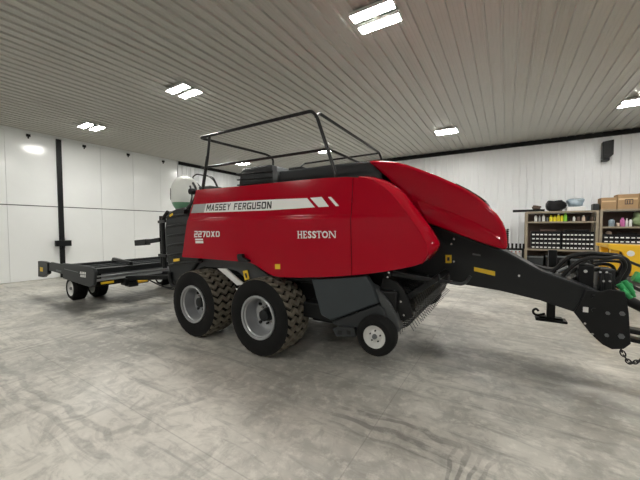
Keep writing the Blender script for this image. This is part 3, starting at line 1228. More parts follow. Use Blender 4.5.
# ---- top housings: grey covers at the centre line
YH = 3.74
hp = [(-4.02, 2.06)] + ats([(238.5, 180), (239.5, 171.5), (243, 168), (256, 165.6), (268, 164), (272.5, 165)], YH) + [(at(274, 175, YH)[0], 2.06)]
build('ribbed_cover', MB().prism(hp, YH, mir(YH)), HOUS, baler, bevel=0.05, seg=3)
mb = MB()
for k, py in enumerate((172.5, 178.2, 183.5)):
    a, c = at(237.8, py + 1.2, YH), at(273.5, py - 1.8, YH)
    mb.prism([(a[0], a[1]), (c[0], c[1]), (c[0], c[1] - 0.022), (a[0], a[1] - 0.022)], YH - 0.022, YH + 0.02)
build('cover_ribs', mb, BLACK, baler, bevel=0.006)
sp = ats([(272.8, 165.5), (277.5, 166.5), (279, 185), (275, 186)], YH)
sp[2] = (sp[2][0], 2.06)
sp[3] = (sp[3][0], 2.06)
build('cover_strap', MB().prism(sp, YH - 0.02, mir(YH - 0.02)), LGREY, baler, bevel=0.01)
hp = ats([(278.5, 171), (300, 168.5), (330, 164.5), (371, 160.5), (382, 172), (382, 182)], YH)
hp = hp[:5] + [(hp[4][0], 2.06), (hp[0][0], 2.06)]
build('top_cover', MB().prism(hp, YH, mir(YH)), HOUS, baler, bevel=0.03, seg=3)
a, c = at(286, 169.5, 3.9), at(300, 165.5, 3.9)
build('cover_hatch', MB().box(a[0], c[0], 3.95, 4.5, a[1] - 0.04, c[1]), BLACK, baler, bevel=0.02)

# ---- red hood
YHO = 3.70
hood_px = [(367, 160.3), (380, 159.9), (392, 161), (405, 163.8), (420, 169), (437, 175.4), (452, 182), (466, 189), (478, 196.5), (488, 205), (497, 214), (503, 222.5), (506, 231), (507.3, 240), (507.3, 250.5),
           (490, 246), (470, 239), (450, 231.5), (428, 223.5), (415, 207), (400, 190), (385, 176)]
hp = ats(hood_px, YHO)
mb = MB().prism(hp, YHO, mir(YHO))
hood = build('hood', mb, RED, baler, bevel=0.04, seg=5, smooth=40)
# belly crease along the hood side
ln = [P3(p[0], p[1], YHO) for p in [(418, 199.5), (430, 204), (445, 209.5), (460, 215.5), (475, 222), (490, 230), (500, 237)]]
lo = [P3(p[0], p[1], YHO) for p in [(428, 222), (440, 226.5), (452, 231), (465, 236), (478, 240.5), (490, 244), (501, 247)]]
mb = MB()
gA = [mb.bm.verts.new(Vector(p) + Vector((0, -0.001, 0.0))) for p in ln]
gM = [mb.bm.verts.new(Vector(p) + Vector((0, -0.028, -0.03))) for p in ln]
gB = [mb.bm.verts.new(Vector(p) + Vector((0, -0.001, 0.0))) for p in lo]
for i in range(len(ln) - 1):
    mb.bm.faces.new([gA[i], gA[i + 1], gM[i + 1], gM[i]])
    mb.bm.faces.new([gM[i], gM[i + 1], gB[i + 1], gB[i]])
build('hood_belly', mb, RED, hood, smooth=60)
# vents on the far shoulder of the hood
hc = ats([(452, 182), (466, 189), (478, 196.5), (484, 201)], YHO)
mb = MB()
for (xa, za), (xb, zb) in zip(hc, hc[1:]):
    mb.obox((xa, YC, za + 0.012), (xb, YC, zb + 0.012), 0.9, 0.02)
build('hood_vent', mb, BLACK, hood)
# slotted grille on the front face
xg = at(507.4, 240, YHO)[0]
mb = MB()
for k in range(9):
    z = at(507, 249, YHO)[1] + 0.02 + k * 0.022
    mb.box(xg - 0.01, xg + 0.012, YHO + 0.12, mir(YHO + 0.12), z, z + 0.011)
build('hood_grille', mb, BLACK, hood)

# ---- front frame and drawbar
mb = MB()
mb.box(-1.3, -0.62, 4.16, mir(4.16), 1.02, 1.66)
mb.box(-1.3, -1.05, 3.5, mir(3.5), 1.25, 2.0)
build('front_frame', mb, BLACK, baler, bevel=0.02)
YT = 4.15
tp = ats([(400, 214), (428, 223.5), (450, 231.8), (475, 241), (507, 252), (542, 271), (584, 285.5), (611, 297), (611, 320), (590, 318), (573.6, 312), (540, 300.5), (500, 290.8), (463, 284.5), (440, 277), (400, 268)], YT)
build('drawbar', MB().prism(tp, YT, mir(YT)), FRAME, baler, bevel=0.012)
ep = ats([(442, 228.2), (475, 241.4), (507, 252.4), (542, 271.4), (584, 286), (611, 297.4), (610.6, 299.2), (584, 287.8), (542, 273.2), (507, 254), (475, 243.2), (442, 230)], YT - 0.012)
build('drawbar_flange', MB().prism(ep, YT - 0.014, YT + 0.02), HOUS, baler)
hp = ats([(586, 290), (600, 292), (609.6, 289.5), (625, 292), (627, 300), (629, 313), (631, 344), (624, 349), (612, 349.5), (603, 345), (596, 339), (590, 333), (583, 324), (574, 312.5), (580, 303)], YT - 0.03)
build('hitch_plate', MB().prism(hp, YT - 0.03, YT + 0.0), BLACK, baler, bevel=0.006)
hp = ats([(602, 296), (609.6, 289.5), (625, 292), (629, 313), (631, 344), (624, 349), (612, 349.5), (603, 345)], YT)
build('hitch_plate', MB().prism(hp, mir(YT), mir(YT) + 0.03), BLACK, baler, bevel=0.006)
for (px, py, r, m_) in ((607.5, 313, 0.018, LGREY), (622, 313.5, 0.022, LGREY), (606.5, 335, 0.018, LGREY), (621, 336, 0.026, LGREY), (592, 333.5, 0.012, STEEL), (584.5, 323, 0.012, STEEL), (593.6, 296.5, 0.02, BLACK), (594, 310, 0.024, BLACK)):
    x, z = at(px, py, YT - 0.03)
    build('bolt', MB().cyl((x, YT - 0.05, z), (x, YT - 0.028, z), r, n=6), m_, baler)
a, c = at(583, 312, YT - 0.04), at(588.5, 307.5, YT - 0.04)
build('white_tag', MB().box(a[0], c[0], YT - 0.04, YT - 0.031, a[1], c[1]), WHITE, baler)
for (px, py) in ((519, 275.5), (454, 239), (451.5, 244), (454, 261.5)):
    x, z = at(px, py, YT)
    build('bolt', MB().cyl((x, YT - 0.014, z), (x, YT + 0.01, z), 0.013, n=6), STEEL, baler)
for poly in ([(445.5, 255), (451.5, 255), (451.5, 263), (445.5, 263)], [(474, 267), (495, 271.5), (495, 276), (474, 271)]):
    build('warning_decal', MB().prism(ats(poly, YT - 0.008), YT - 0.008, YT + 0.002), YEL, baler)
build('decal_symbol', MB().prism(ats([(447.2, 257.2), (449.6, 257.2), (449.6, 260.8), (447.2, 260.8)], YT - 0.012), YT - 0.011, YT - 0.006), LETTER, baler)
mb = MB()
poly = [(472.5, 253.2), (480.5, 254.6), (480.5, 256.2), (472.5, 255.0)]
build('plate_mark', MB().prism(ats(poly, YT - 0.008), YT - 0.008, YT + 0.002), LGREY, baler)
# hitch clevis that leaves the frame on the right
mb = MB()
a = P3(629, 330, 4.35)
mb.obox((a[0] - 0.15, 4.42, a[2] + 0.00), (1.75, 4.42, a[2] - 0.06), 0.14, 0.05)
mb.obox((a[0] - 0.15, 4.42, a[2] - 0.09), (1.38, 4.42, a[2] - 0.13), 0.14, 0.04)
build('hitch_tongue', mb, BLACK, baler, bevel=0.01)
# safety chain of separate links
cp = smooth_path([P3(620, 347, 4.2), P3(623, 354, 4.2), P3(627, 360, 4.2), P3(631, 363.5, 4.22), P3(635, 362, 4.25), P3(641, 360.5, 4.3), P3(652, 354, 4.36)], 8)
dist = 0
last = Vector(cp[0])
k = 0
for i in range(1, len(cp)):
    p = Vector(cp[i])
    if (p - last).length >= 0.042:
        d = (p - last).normalized()
        s = d.cross(Vector((0, 1, 0))).normalized() if k % 2 else Vector((0, 1, 0))
        mid = (p + last) / 2
        ring = []
        for a in range(12):
            t = 2 * PI * a / 12
            ring.append(mid + d * 0.034 * math.cos(t) + s * 0.019 * math.sin(t))
        build('chain_link', MB().tube(ring, 0.0065, 6, closed=True), BLACK, baler)
        last = p
        k += 1
# parking jack beyond the drawbar
YJ = 4.75
xj0, zj0 = at(548.5, 318, YJ)
xt, zt = at(553, 250, YJ)
mb = MB()
mb.obox((xj0 + 0.02, YJ, zj0), (xj0 + 0.02, YJ, zt), 0.085, 0.085)
build('parking_jack', mb, BLACK, baler, bevel=0.008)
mb = MB()
mb.box(xj0 - 0.14, xj0 + 0.18, YJ - 0.09, YJ + 0.09, zj0 - 0.03, zj0)
mb.box(xj0 - 0.10, xj0 + 0.14, YJ - 0.06, YJ + 0.06, zj0, zj0 + 0.02)
build('jack_foot', mb, BLACK, baler, bevel=0.008)
mb = MB()
mb.tube(smooth_path([P3(545, 313.5, YJ), P3(538, 315, YJ), P3(534, 313.5, YJ), P3(533.2, 310.5, YJ), P3(536, 308.8, YJ), P3(538.6, 311, YJ)]), 0.014)
build('jack_hook', mb, BLACK, baler)
build('jack_bracket', MB().box(xj0 - 0.05, xj0 + 0.1, mir(YT) - 0.05, YJ, 1.0, 1.12), BLACK, baler)

# hydraulic hoses looping over the front of the drawbar
hoses = [
    ([(520, 262, 4.5), (545, 268, 4.5), (556, 268, 4.5), (566, 259, 4.5), (580, 254.5, 4.5), (587, 258, 4.5), (580, 266, 4.5), (566, 275, 4.5)], 0.02, GHOSE),
    ([(550, 275, 4.45), (558, 267, 4.45), (570, 257, 4.45), (588, 253.5, 4.45), (604, 254.5, 4.5), (618, 256, 4.55), (627, 261, 4.6), (628, 270, 4.6), (622, 280, 4.6), (616, 288, 4.6)], 0.025, HOSE),
    ([(560, 279, 4.4), (575, 264, 4.4), (590, 258, 4.4), (606, 258, 4.45), (620, 258, 4.5), (625, 266, 4.55), (620, 276, 4.55), (614, 287, 4.5)], 0.022, HOSE),
    ([(590, 262, 4.6), (608, 261, 4.65), (622, 263, 4.7), (618, 272, 4.7), (612, 282, 4.65)], 0.016, HOSE),
    ([(585, 268, 4.5), (600, 264, 4.55), (612, 266, 4.6), (616, 276, 4.6), (620, 286, 4.6)], 0.018, HOSE),
    ([(618, 258, 4.6), (630, 262, 4.7), (640, 266, 4.8), (652, 270, 4.9)], 0.016, HOSE),
    ([(600, 276, 4.5), (610, 271, 4.55), (618, 274, 4.6), (632, 286, 4.7), (646, 293, 4.8)], 0.02, HOSE),
    ([(575, 274, 4.5), (592, 270, 4.5), (605, 272, 4.5), (612, 280, 4.5), (610, 290, 4.45)], 0.022, HOSE),
    ([(560, 262, 4.55), (572, 256, 4.55), (585, 256, 4.55), (592, 262, 4.55), (586, 272, 4.5), (572, 280, 4.45)], 0.018, HOSE),
]
for pts, r, m_ in hoses:
    build('hydraulic_hose', MB().tube(smooth_path([P3(*p) for p in pts], 6), r, 8), m_, baler)
mb = MB()
a, c = at(576, 280, 4.5), at(592, 264, 4.5)
mb.box(a[0], c[0], 4.38, 4.62, a[1] - 0.12, c[1])
build('valve_block', mb, BLACK, baler, bevel=0.012)
mb = MB()
a, c = at(596, 290, 4.5), at(612, 268, 4.5)
mb.box(a[0], c[0], 4.36, 4.62, a[1] - 0.1, c[1])
mb.box(a[0] + 0.03, c[0] - 0.03, 4.33, 4.38, a[1] + 0.02, c[1] - 0.04)
build('gearbox', mb, FRAME, baler, bevel=0.015)
for k in range(4):
    x, z = at(600 + k * 3.2, 272 + (k % 2) * 9, 4.33)
    build('bolt', MB().cyl((x, 4.315, z), (x, 4.335, z), 0.012, n=6), STEEL, baler)
x, z = at(585, 271, 4.37)
build('valve_fitting', MB().cyl((x, 4.34, z), (x, 4.39, z), 0.018, n=8), STEEL, baler)
x, z = at(563, 270, 4.42)
mb = MB()
mb.cyl((x - 0.05, 4.42, z - 0.03), (x + 0.05, 4.42, z + 0.04), 0.02, n=10)
mb.cyl((x + 0.01, 4.40, z - 0.07), (x + 0.06, 4.42, z - 0.02), 0.014, n=10)
build('hose_coupler', mb, LGREY, baler)
# pto shaft towards the tractor
a, c = P3(598, 286, 4.46), P3(650, 311, 4.46)
mb = MB()
mb.cyl(a, c, 0.055, 0.055, 20)
mb.cyl(a, Vector(a).lerp(Vector(c), 0.3), 0.085, 0.06, 20)
build('drive_shaft', mb, BLACKP, baler)
# green sleeves on the hose ends
for (p, q, r) in (((619, 284, 4.36), (628, 294, 4.36), 0.03), ((624, 281, 4.38), (633, 293, 4.38), 0.028), ((629, 283, 4.4), (634, 297, 4.4), 0.022), ((622, 290, 4.34), (631, 298, 4.34), 0.026)):
    build('green_sleeve', MB().cyl(P3(*p), P3(*q), r, r * 0.85, 12), GREEN, baler)

# ---- pick-up under the front
YP = 3.12
sp = ats([(311, 279), (366, 276), (372, 286), (378, 303.4), (331, 321), (320.5, 315)], YP)
build('pickup_shield', MB().prism(sp, YP, YP + 0.10), GREY, baler, bevel=0.02, seg=3)
sp = ats([(331, 322), (378, 304.8), (384, 309), (389, 328), (384, 336), (357, 334), (350, 331), (334, 325)], YP + 0.03)
o = build('lower_shield', MB().prism(sp, YP + 0.03, YP + 0.10), HOUS, baler, bevel=0.015)
bp = ats([(332, 328.5), (338, 327), (354.5, 328), (356, 337), (336, 336.5)], YP - 0.03)
build('wheel_bracket', MB().prism(bp, YP - 0.03, YP + 0.02), HOUS, baler, bevel=0.006)
for px in (339.5, 348.5):
    a, c = at(px - 2, 334, YP - 0.036), at(px + 2, 331, YP - 0.036)
    build('bracket_slot', MB().box(a[0], c[0], YP - 0.034, YP - 0.028, a[1], c[1]), BLACK, baler)
band = ats([(366, 284), (373, 287), (382, 294), (390, 304), (396, 316), (399.5, 329), (396, 335), (389, 335.5), (388, 322), (383, 309), (377, 299), (370, 291)], YP + 0.06)
build('reel_guard', MB().prism(band, YP + 0.06, YP + 0.22), RAILG, baler, bevel=0.01)
dp = ats([(383, 277), (396, 281), (404, 290), (409, 302), (413, 316), (405, 321), (397, 320), (392, 307), (386, 296), (380, 288)], YP + 0.16)
build('reel_plate', MB().prism(dp, YP + 0.16, YP + 0.20), BLACK, baler, bevel=0.006)
for px, py in ((394.5, 291), (401.2, 301.5), (396.5, 305.6), (388, 277), (389, 272.5), (404, 315)):
    x, z = at(px, py, YP + 0.15)
    build('bolt', MB().cyl((x, YP + 0.14, z), (x, YP + 0.17, z), 0.012, n=8), STEEL, baler)
# reel with tines, across the machine
xr_, zr_ = at(392, 312, 3.3)
y0r, y1r = 3.36, mir(3.36)
mb = MB().cyl((xr_, y0r, zr_ + 0.02), (xr_, y1r, zr_ + 0.02), 0.17, n=24)
reel = build('pickup_reel', mb, BLACK, baler)
nb = 22
for k in range(nb):
    yy = y0r + 0.06 + (y1r - y0r - 0.12) * k / (nb - 1)
    ring = [(xr_ + 0.245 * math.cos(math.radians(a)), yy, zr_ + 0.03 + 0.245 * math.sin(math.radians(a))) for a in range(-110, 120, 20)]
    mb = MB()
    for p, q in zip(ring, ring[1:]):
        mb.obox(p, q, 0.045, 0.006, up=(p[0] - xr_, 0, p[2] - zr_))
    build('stripper_band', mb, FRAME, reel)
for k in range(nb - 1):
    yy = y0r + 0.06 + (y1r - y0r - 0.12) * (k + 0.5) / (nb - 1)
    mb = MB()
    for a in (-75, -45, -15, 15):
        a = math.radians(a)
        p = (xr_ + 0.15 * math.cos(a), yy, zr_ + 0.03 + 0.15 * math.sin(a))
        q = (xr_ + 0.33 * math.cos(a - 0.12), yy, zr_ + 0.03 + 0.33 * math.sin(a - 0.12))
        mb.tube([p, q], 0.004, 5)
    build('tine', mb, LGREY, reel)
# wind guard: roller, arms and rods in front of the reel
mb = MB()
mb.tube([P3(392, 273.5, 3.30), P3(431, 280.3, 3.36)], 0.028, 12)
build('lift_rod', mb, FRAME, baler)
mb = MB()
mb.tube(rounded([P3(425, 279, 3.5), P3(440, 280.5, 3.5), P3(461, 284.2, 3.5), P3(466, 282.5, 3.5), P3(470.5, 276, 3.5)], 0.06), 0.018)
build('guard_handle', mb, HOUS, baler)
mb = MB()
xa, za = at(404, 300, 3.35)
xb, zb = at(433, 281, 3.35)
mb.obox((xa, 3.36, za), (xb, 3.36, zb), 0.03, 0.06)
mb.obox((xa, mir(3.36), za), (xb, mir(3.36), zb), 0.03, 0.06)
mb.cyl((xb, 3.30, zb), (xb, mir(3.30), zb), 0.035, n=14)
mb.cyl((xb - 0.14, 3.36, zb - 0.12), (xb - 0.14, mir(3.36), zb - 0.12), 0.03, n=14)
build('wind_guard', mb, BLACK, baler)
for px, py in ((428, 275), (439, 274.5), (449, 275)):
    p = P3(px, py, 3.45)
    build('guard_pin', MB().tube([p, (p[0] + 0.0, p[1], p[2] - 0.09)], 0.01, 8), HOUS, baler)
mb = MB()
mb.box(-1.75, -1.0, 3.22, mir(3.22), 0.78, 1.05)
build('pickup_frame', mb, BLACK, baler, bevel=0.02)


def gauge_wheel(c, far=False):
    mb = MB()
    prof = [(0.0, 0.025), (0.035, 0.02), (0.05, 0.03), (0.07, 0.045), (0.10, 0.035), (0.115, 0.015), (0.122, 0.0), (0.130, 0.004), (0.130, 0.17), (0.0, 0.17)]
    yo = c[1] - 0.09
    mb.lathe(prof, (c[0], yo, c[2]), 'y', 32)
    w = build('gauge_wheel', mb, WRIM, baler, smooth=30)
    mb = MB()
    mb.lathe([(0.125, -0.0), (0.14, -0.012), (0.185, -0.008), (0.215, 0.02), (0.222, 0.05), (0.222, 0.13), (0.215, 0.16), (0.185, 0.188), (0.14, 0.19), (0.125, 0.18)], (c[0], yo, c[2]), 'y', 40, caps=False)
    build('tyre', mb, RUBBER, w)
    mb = MB()
    mb.lathe([(0.0, -0.01), (0.018, -0.01), (0.026, 0.0), (0.03, 0.03)], (c[0], yo, c[2]), 'y', 16)
    build('hub', mb, LGREY, w)
    for k in range(5):
        a = 2 * PI * k / 5 + 0.3
        x, z = c[0] + 0.06 * math.cos(a), c[2] + 0.06 * math.sin(a)
        build('wheel_nut', MB().cyl((x, yo + 0.022, z), (x, yo + 0.04, z), 0.009, n=6), FRAME, w)
    return w


xg, zg = at(373.0, 336.2, 3.06)
gw = gauge_wheel((xg + 0.02, 3.13, zg))
gw['label'] = 'small raised pick-up wheel with white rim'
gw2 = gauge_wheel((xg + 0.02, 5.72, zg))
gw2['label'] = 'far pick-up wheel half hidden behind the reel'
mb = MB()
mb.obox((xg + 0.02, 3.2, zg), (xg - 0.3, 3.2, zg + 0.12), 0.04, 0.07)
mb.cyl((xg + 0.02, 3.05, zg), (xg + 0.02, 3.3, zg), 0.025)
mb.obox((xg + 0.02, 5.66, zg), (xg - 0.3, 5.66, zg + 0.12), 0.04, 0.07)
mb.obox((xg - 0.3, 3.2, zg + 0.12), (xg - 0.3, 3.2, 0.85), 0.04, 0.08)
mb.obox((xg - 0.3, 5.66, zg + 0.12), (xg - 0.3, 5.62, 0.85), 0.04, 0.08)
build('wheel_arm', mb, BLACK, baler)
# hose loop behind the front tyre
mb = MB()
mb.tube(smooth_path([P3(284, 278, 3.5), P3(290, 283, 3.5), P3(299, 284, 3.5), P3(304, 279, 3.5)]), 0.014)
build('hydraulic_hose', mb, HOSE, baler)

# ============================================================ ACCUMULATOR
acc = thing('bale_accumulator', (-8.1, 4.4, 0), 'long low black bale accumulator on small wheels, behind the baler at the left', 'bale accumulator')
XA0, XA1 = -8.9, -7.32
YN, YFAR = 2.86, 5.95
mb = MB()
ap = ats([(62, 263.2), (76, 264.6), (90, 267.0), (93.5, 268.5), (94.5, 272), (93.5, 285), (90, 287.6), (62.5, 278.6)], YN)
build('end_panel', MB().prism(ap, YN, YN + 0.06), HOUS, acc, bevel=0.02, seg=3)
mk = MB()
for (u0, v0, w) in ((79.8, 271.6, 6.2), (80.2, 274.6, 5.6)):
    for k in range(4):
        a = u0 + w * k / 4
        mk.face([P3(a, v0 + 2.2 + 0.2 * k, YN - 0.006), P3(a + w / 5, v0 + 2.4 + 0.2 * k, YN - 0.006), P3(a + w / 5, v0 + 0.2 * k, YN - 0.006), P3(a + 0.3, v0 - 0.1 + 0.2 * k, YN - 0.006)])
build('panel_mark', mk, WHITE, acc, smooth=0, solid=0.002)
mk = MB()
mk.face([P3(64, 269.2, YN - 0.005), P3(78, 272.6, YN - 0.005), P3(78, 272.0, YN - 0.005), P3(64, 268.6, YN - 0.005)])
build('panel_line', mk, LGREY, acc, smooth=0, solid=0.002)
# left arm with end plate and reflector
mb = MB()
mb.prism(ats([(46, 263.8), (51, 262.2), (63, 264.8), (63, 274.4), (50, 270.8), (46, 271)], YN + 0.02), YN + 0.02, YN + 0.07)
build('end_arm', mb, FRAME, acc, bevel=0.01)
mb = MB()
mb.prism(ats([(37.8, 261), (43, 261.4), (47.5, 263), (47.5, 274), (44.5, 275.5), (43, 277.3), (38, 276.6)], YN), YN, YN + 0.08)
build('end_plate', mb, FRAME, acc, bevel=0.01)
build('reflector', MB().prism(ats([(40, 267), (42.6, 267.6), (42.6, 271.8), (40, 271.2)], YN - 0.006), YN - 0.006, YN + 0.002), YEL, acc)
mk = MB()
for k in range(5):
    a = 56 + k * 1.1
    mk.face([P3(a, 271.3 + 0.2 * k, YN + 0.012), P3(a + 0.7, 271.5 + 0.2 * k, YN + 0.012), P3(a + 0.7, 269.7 + 0.2 * k, YN + 0.012), P3(a, 269.5 + 0.2 * k, YN + 0.012)])
build('arm_mark', mk, LGREY, acc, smooth=0, solid=0.002)
# frame: long beams in the depth direction
mb = MB()
mb.box(XA1 - 0.10, XA1, YN + 0.05, YFAR, 0.76, 0.88)
build('side_beam', mb, FRAME, acc, bevel=0.01)
mb = MB()
mb.box(XA0, XA0 + 0.10, YN + 0.05, YFAR, 0.76, 0.88)
build('side_beam', mb, FRAME, acc, bevel=0.01)
mb = MB()
mb.box(XA1 - 0.03, XA1 + 0.02, YN + 0.05, YFAR, 0.70, 0.73)
mb.box(XA1 - 0.06, XA1 + 0.01, YN + 0.05, YFAR, 0.61, 0.66)
mb.box(XA1 - 0.07, XA1 - 0.04, YN + 0.05, YFAR, 0.60, 0.80)
build('slide_rail', mb, RIM, acc, bevel=0.005)
mb = MB()
mb.box(XA1 - 0.12, XA1 - 0.02, YN + 0.05, YFAR, 0.50, 0.62)
build('lower_beam', mb, BLACK, acc, bevel=0.01)
mb = MB()
mb.box(XA0 + 0.1, XA1 - 0.1, YN + 0.06, YFAR, 0.77, 0.80)
build('deck', mb, LGREY, acc)
for k in range(4):
    x = XA0 + 0.28 + k * 0.36
    build('deck_slat', MB().box(x, x + 0.08, YN + 0.06, YFAR, 0.80, 0.835), LGREY if k == 3 else HOUS, acc, bevel=0.008)
mb = MB()
mb.obox((-8.78, 3.9, 0.93), (-7.35, 3.63, 0.93), 0.07, 0.07)
build('pusher_bar', mb, FRAME, acc, bevel=0.01)
mb = MB()
mb.box(-8.80, -8.72, 3.86, 3.94, 0.80, 0.92)
mb.box(-7.45, -7.37, 3.60, 3.68, 0.84, 0.92)
build('bar_foot', mb, FRAME, acc)
mb = MB()
mb.box(XA0, XA1, YFAR - 0.1, YFAR, 0.55, 0.88)
build('end_beam', mb, FRAME, acc, bevel=0.01)
mb = MB()
mb.box(XA0 + 0.1, XA1 - 0.02, YN + 0.06, YN + 0.16, 0.52, 0.78)
build('end_beam', mb, BLACK, acc, bevel=0.01)
mb = MB()
mb.box(XA1 - 0.02, XA1 + 0.015, YN + 0.14, YN + 0.38, 0.54, 0.585)
build('yellow_stripe', mb, YEL, acc)
# valve cluster with yellow cylinder under the beam
mb = MB()
mb.box(XA1 - 0.16, XA1 + 0.06, 3.45, 3.98, 0.44, 0.60)
mb.box(XA1 - 0.12, XA1 + 0.10, 3.52, 3.72, 0.40, 0.50)
build('valve_box', mb, BLACK, acc, bevel=0.015)
mb = MB().cyl((XA1 + 0.075, 3.70, 0.50), (XA1 + 0.075, 3.92, 0.50), 0.035, n=14)
build('yellow_cylinder', mb, YELP, acc)
mb = MB()
mb.tube(smooth_path([(XA1 + 0.05, 3.95, 0.52), (-6.8, 4.0, 0.40), (-6.2, 3.9, 0.44), (-5.6, 3.8, 0.66), (-5.3, 3.75, 0.80)]), 0.016)
mb.tube(smooth_path([(XA1 + 0.05, 3.98, 0.50), (-6.7, 4.1, 0.34), (-6.1, 4.0, 0.40), (-5.6, 3.9, 0.62), (-5.3, 3.8, 0.80)]), 0.014)
build('hydraulic_hose', mb, HOSE, acc)
mb = MB()
mb.obox((XA1 - 0.05, 4.42, 0.58), (-6.32, 4.42, 0.62), 0.16, 0.14)
mb.obox((XA1 - 0.05, 3.5, 0.60), (-6.1, 4.36, 0.63), 0.10, 0.10)
mb.obox((XA1 - 0.05, 5.34, 0.60), (-6.1, 4.48, 0.63), 0.10, 0.10)
build('tongue', mb, BLACK, acc, bevel=0.01)


def acc_wheel(x, y):
    R, W = 0.29, 0.27
    c = (x, y, R)
    yo = y - W / 2
    mb = MB()
    mb.lathe([(0.0, 0.02), (0.05, 0.02), (0.07, 0.04), (0.14, 0.045), (0.165, 0.02), (0.175, 0.0), (0.187, 0.004), (0.187, 0.25), (0, 0.25)], (x, yo, R), 'y', 28)
    w = build('wheel', mb, WRIM, acc, smooth=30)
    tb = MB()
    tb.lathe([(0.18, 0.0), (0.20, -0.012), (0.24, -0.008), (0.275, 0.025), (0.282, 0.05), (0.282, 0.22), (0.275, 0.245), (0.24, 0.275), (0.20, 0.28), (0.18, 0.27)], (x, yo, R), 'y', 36, caps=False)
    t_ = build('tyre', tb, RUBBER, w)
    lb = MB()
    for k in range(6):
        y0 = yo + 0.035 + k * 0.036
        for j in range(24):
            a0 = 2 * PI * (j + (0.5 if k % 2 else 0)) / 24
            a1 = a0 + 2 * PI / 24 * 0.72
            q = [(a0, y0), (a1, y0), (a1, y0 + 0.026), (a0, y0 + 0.026)]
            lo = [lb.bm.verts.new((x + 0.278 * math.cos(a), yy, R + 0.278 * math.sin(a))) for a, yy in q]
            hi = [lb.bm.verts.new((x + R * math.cos(a), yy, R + R * math.sin(a))) for a, yy in q]
            lb.bm.faces.new(hi)
            for a in range(4):
                d = (a + 1) % 4
                lb.bm.faces.new([lo[a], lo[d], hi[d], hi[a]])
    build('tread', lb, RUBBER, w, smooth=0)
    build('hub', MB().lathe([(0, -0.01), (0.03, -0.01), (0.038, 0.0), (0.04, 0.03)], (x, yo, R), 'y', 16), LGREY, w)
    return w


for yy in (3.12, 3.56, 5.3, 5.72):
    acc_wheel(-8.86, yy)
mb = MB()
for ya, yb in ((3.0, 3.8), (5.1, 5.85)):
    mb.cyl((-8.86, ya, 0.29), (-8.86, yb, 0.29), 0.035)
    mb.box(-8.90, -8.79, (ya + yb) / 2 - 0.06, (ya + yb) / 2 + 0.06, 0.26, 0.77)
build('wheel_leg', mb, BLACK, acc)

# ================================================= back wall: shelves etc.
# wall speaker
sx, sz = at(607, 150.5, 13.3)
spk = thing('wall_speaker', (sx, 13.44, sz), 'black speaker mounted high on the white back wall at the right', 'speaker')
mb = MB()
mb.prism([(sx - 0.13, sz + 0.27), (sx + 0.13, sz + 0.30), (sx + 0.13, sz - 0.17), (sx + 0.05, sz - 0.25), (sx - 0.13, sz - 0.25)], 13.14, 13.36)
build('cabinet', mb, BLACKP, spk, bevel=0.012)
mb = MB()
mb.box(sx - 0.10, sx + 0.10, 13.13, 13.142, sz - 0.15, sz + 0.24)
build('grille', mb, BLACK, spk)
mb = MB()
mb.box(sx - 0.10, sx + 0.06, 13.22, 13.482, sz - 0.33, sz - 0.25)
mb.box(sx - 0.06, sx + 0.04, 13.36, 13.482, sz - 0.28, sz + 0.1)
build('bracket', mb, BLACK, spk)

YS0, YS1 = 12.55, 13.15        # shelf front, back
SH = {}


def shelf_unit(x0, x1, levels, post_h, label):
    t = thing('shelving_unit', ((x0 + x1) / 2, (YS0 + YS1) / 2, 0), label, 'shelves', 'timber shelves on the back wall')
    for x in (x0, x1 - 0.07):
        for y in (YS0, YS1 - 0.05):
            build('post', MB().box(x, x + 0.07, y, y + 0.05, 0, post_h), WOOD, t, bevel=0.004)
    for z in levels:
        build('shelf_board', MB().box(x0 + 0.071, x1 - 0.071, YS0 + 0.0, YS1, z - 0.055, z), WOOD, t, bevel=0.004)
    build('back_board', MB().box(x0 + 0.071, x1 - 0.071, YS1 - 0.012, YS1 + 0.0, 0.2, levels[0] - 0.06), BROWN, t)
    return t


LV1 = [at(560, 211, YS0)[1], at(560, 221.3, YS0)[1], at(560, 249.5, YS0)[1], 0.35]
X1a, X1b = at(525.5, 220, YS0)[0], at(599, 220, YS0)[0]
shelf_unit(X1a, X1b, LV1, LV1[0], 'pale timber shelving unit full of black parts drawers, under the black plank')
LV2 = [at(620, 209, YS0)[1], at(620, 226.5, YS0)[1], at(620, 243.5, YS0)[1], 0.35]
X2a, X2b = X1b + 0.02, X1b + 1.9
shelf_unit(X2a, X2b, LV2, LV2[0], 'pale timber shelving unit with cardboard boxes on top, at the right edge')


def bottle(name, x, y, z, r, h, m, cap, label, cat='bottle', group=None):
    t = thing(name, (x, y, z), label, cat, group)
    mb = MB().lathe([(0, 0), (r * 0.92, 0), (r, 0.01), (r, h * 0.66), (r * 0.8, h * 0.76), (r * 0.42, h * 0.82), (r * 0.42, h * 0.88), (0, h * 0.88)], (x, y, z), 'z', 16)
    build('bottle_body', mb, m, t, smooth=40)
    mb = MB().lathe([(0, h * 0.86), (r * 0.5, h * 0.86), (r * 0.5, h), (0, h)], (x, y, z), 'z', 14)
    build('cap', mb, cap, t)
    return t


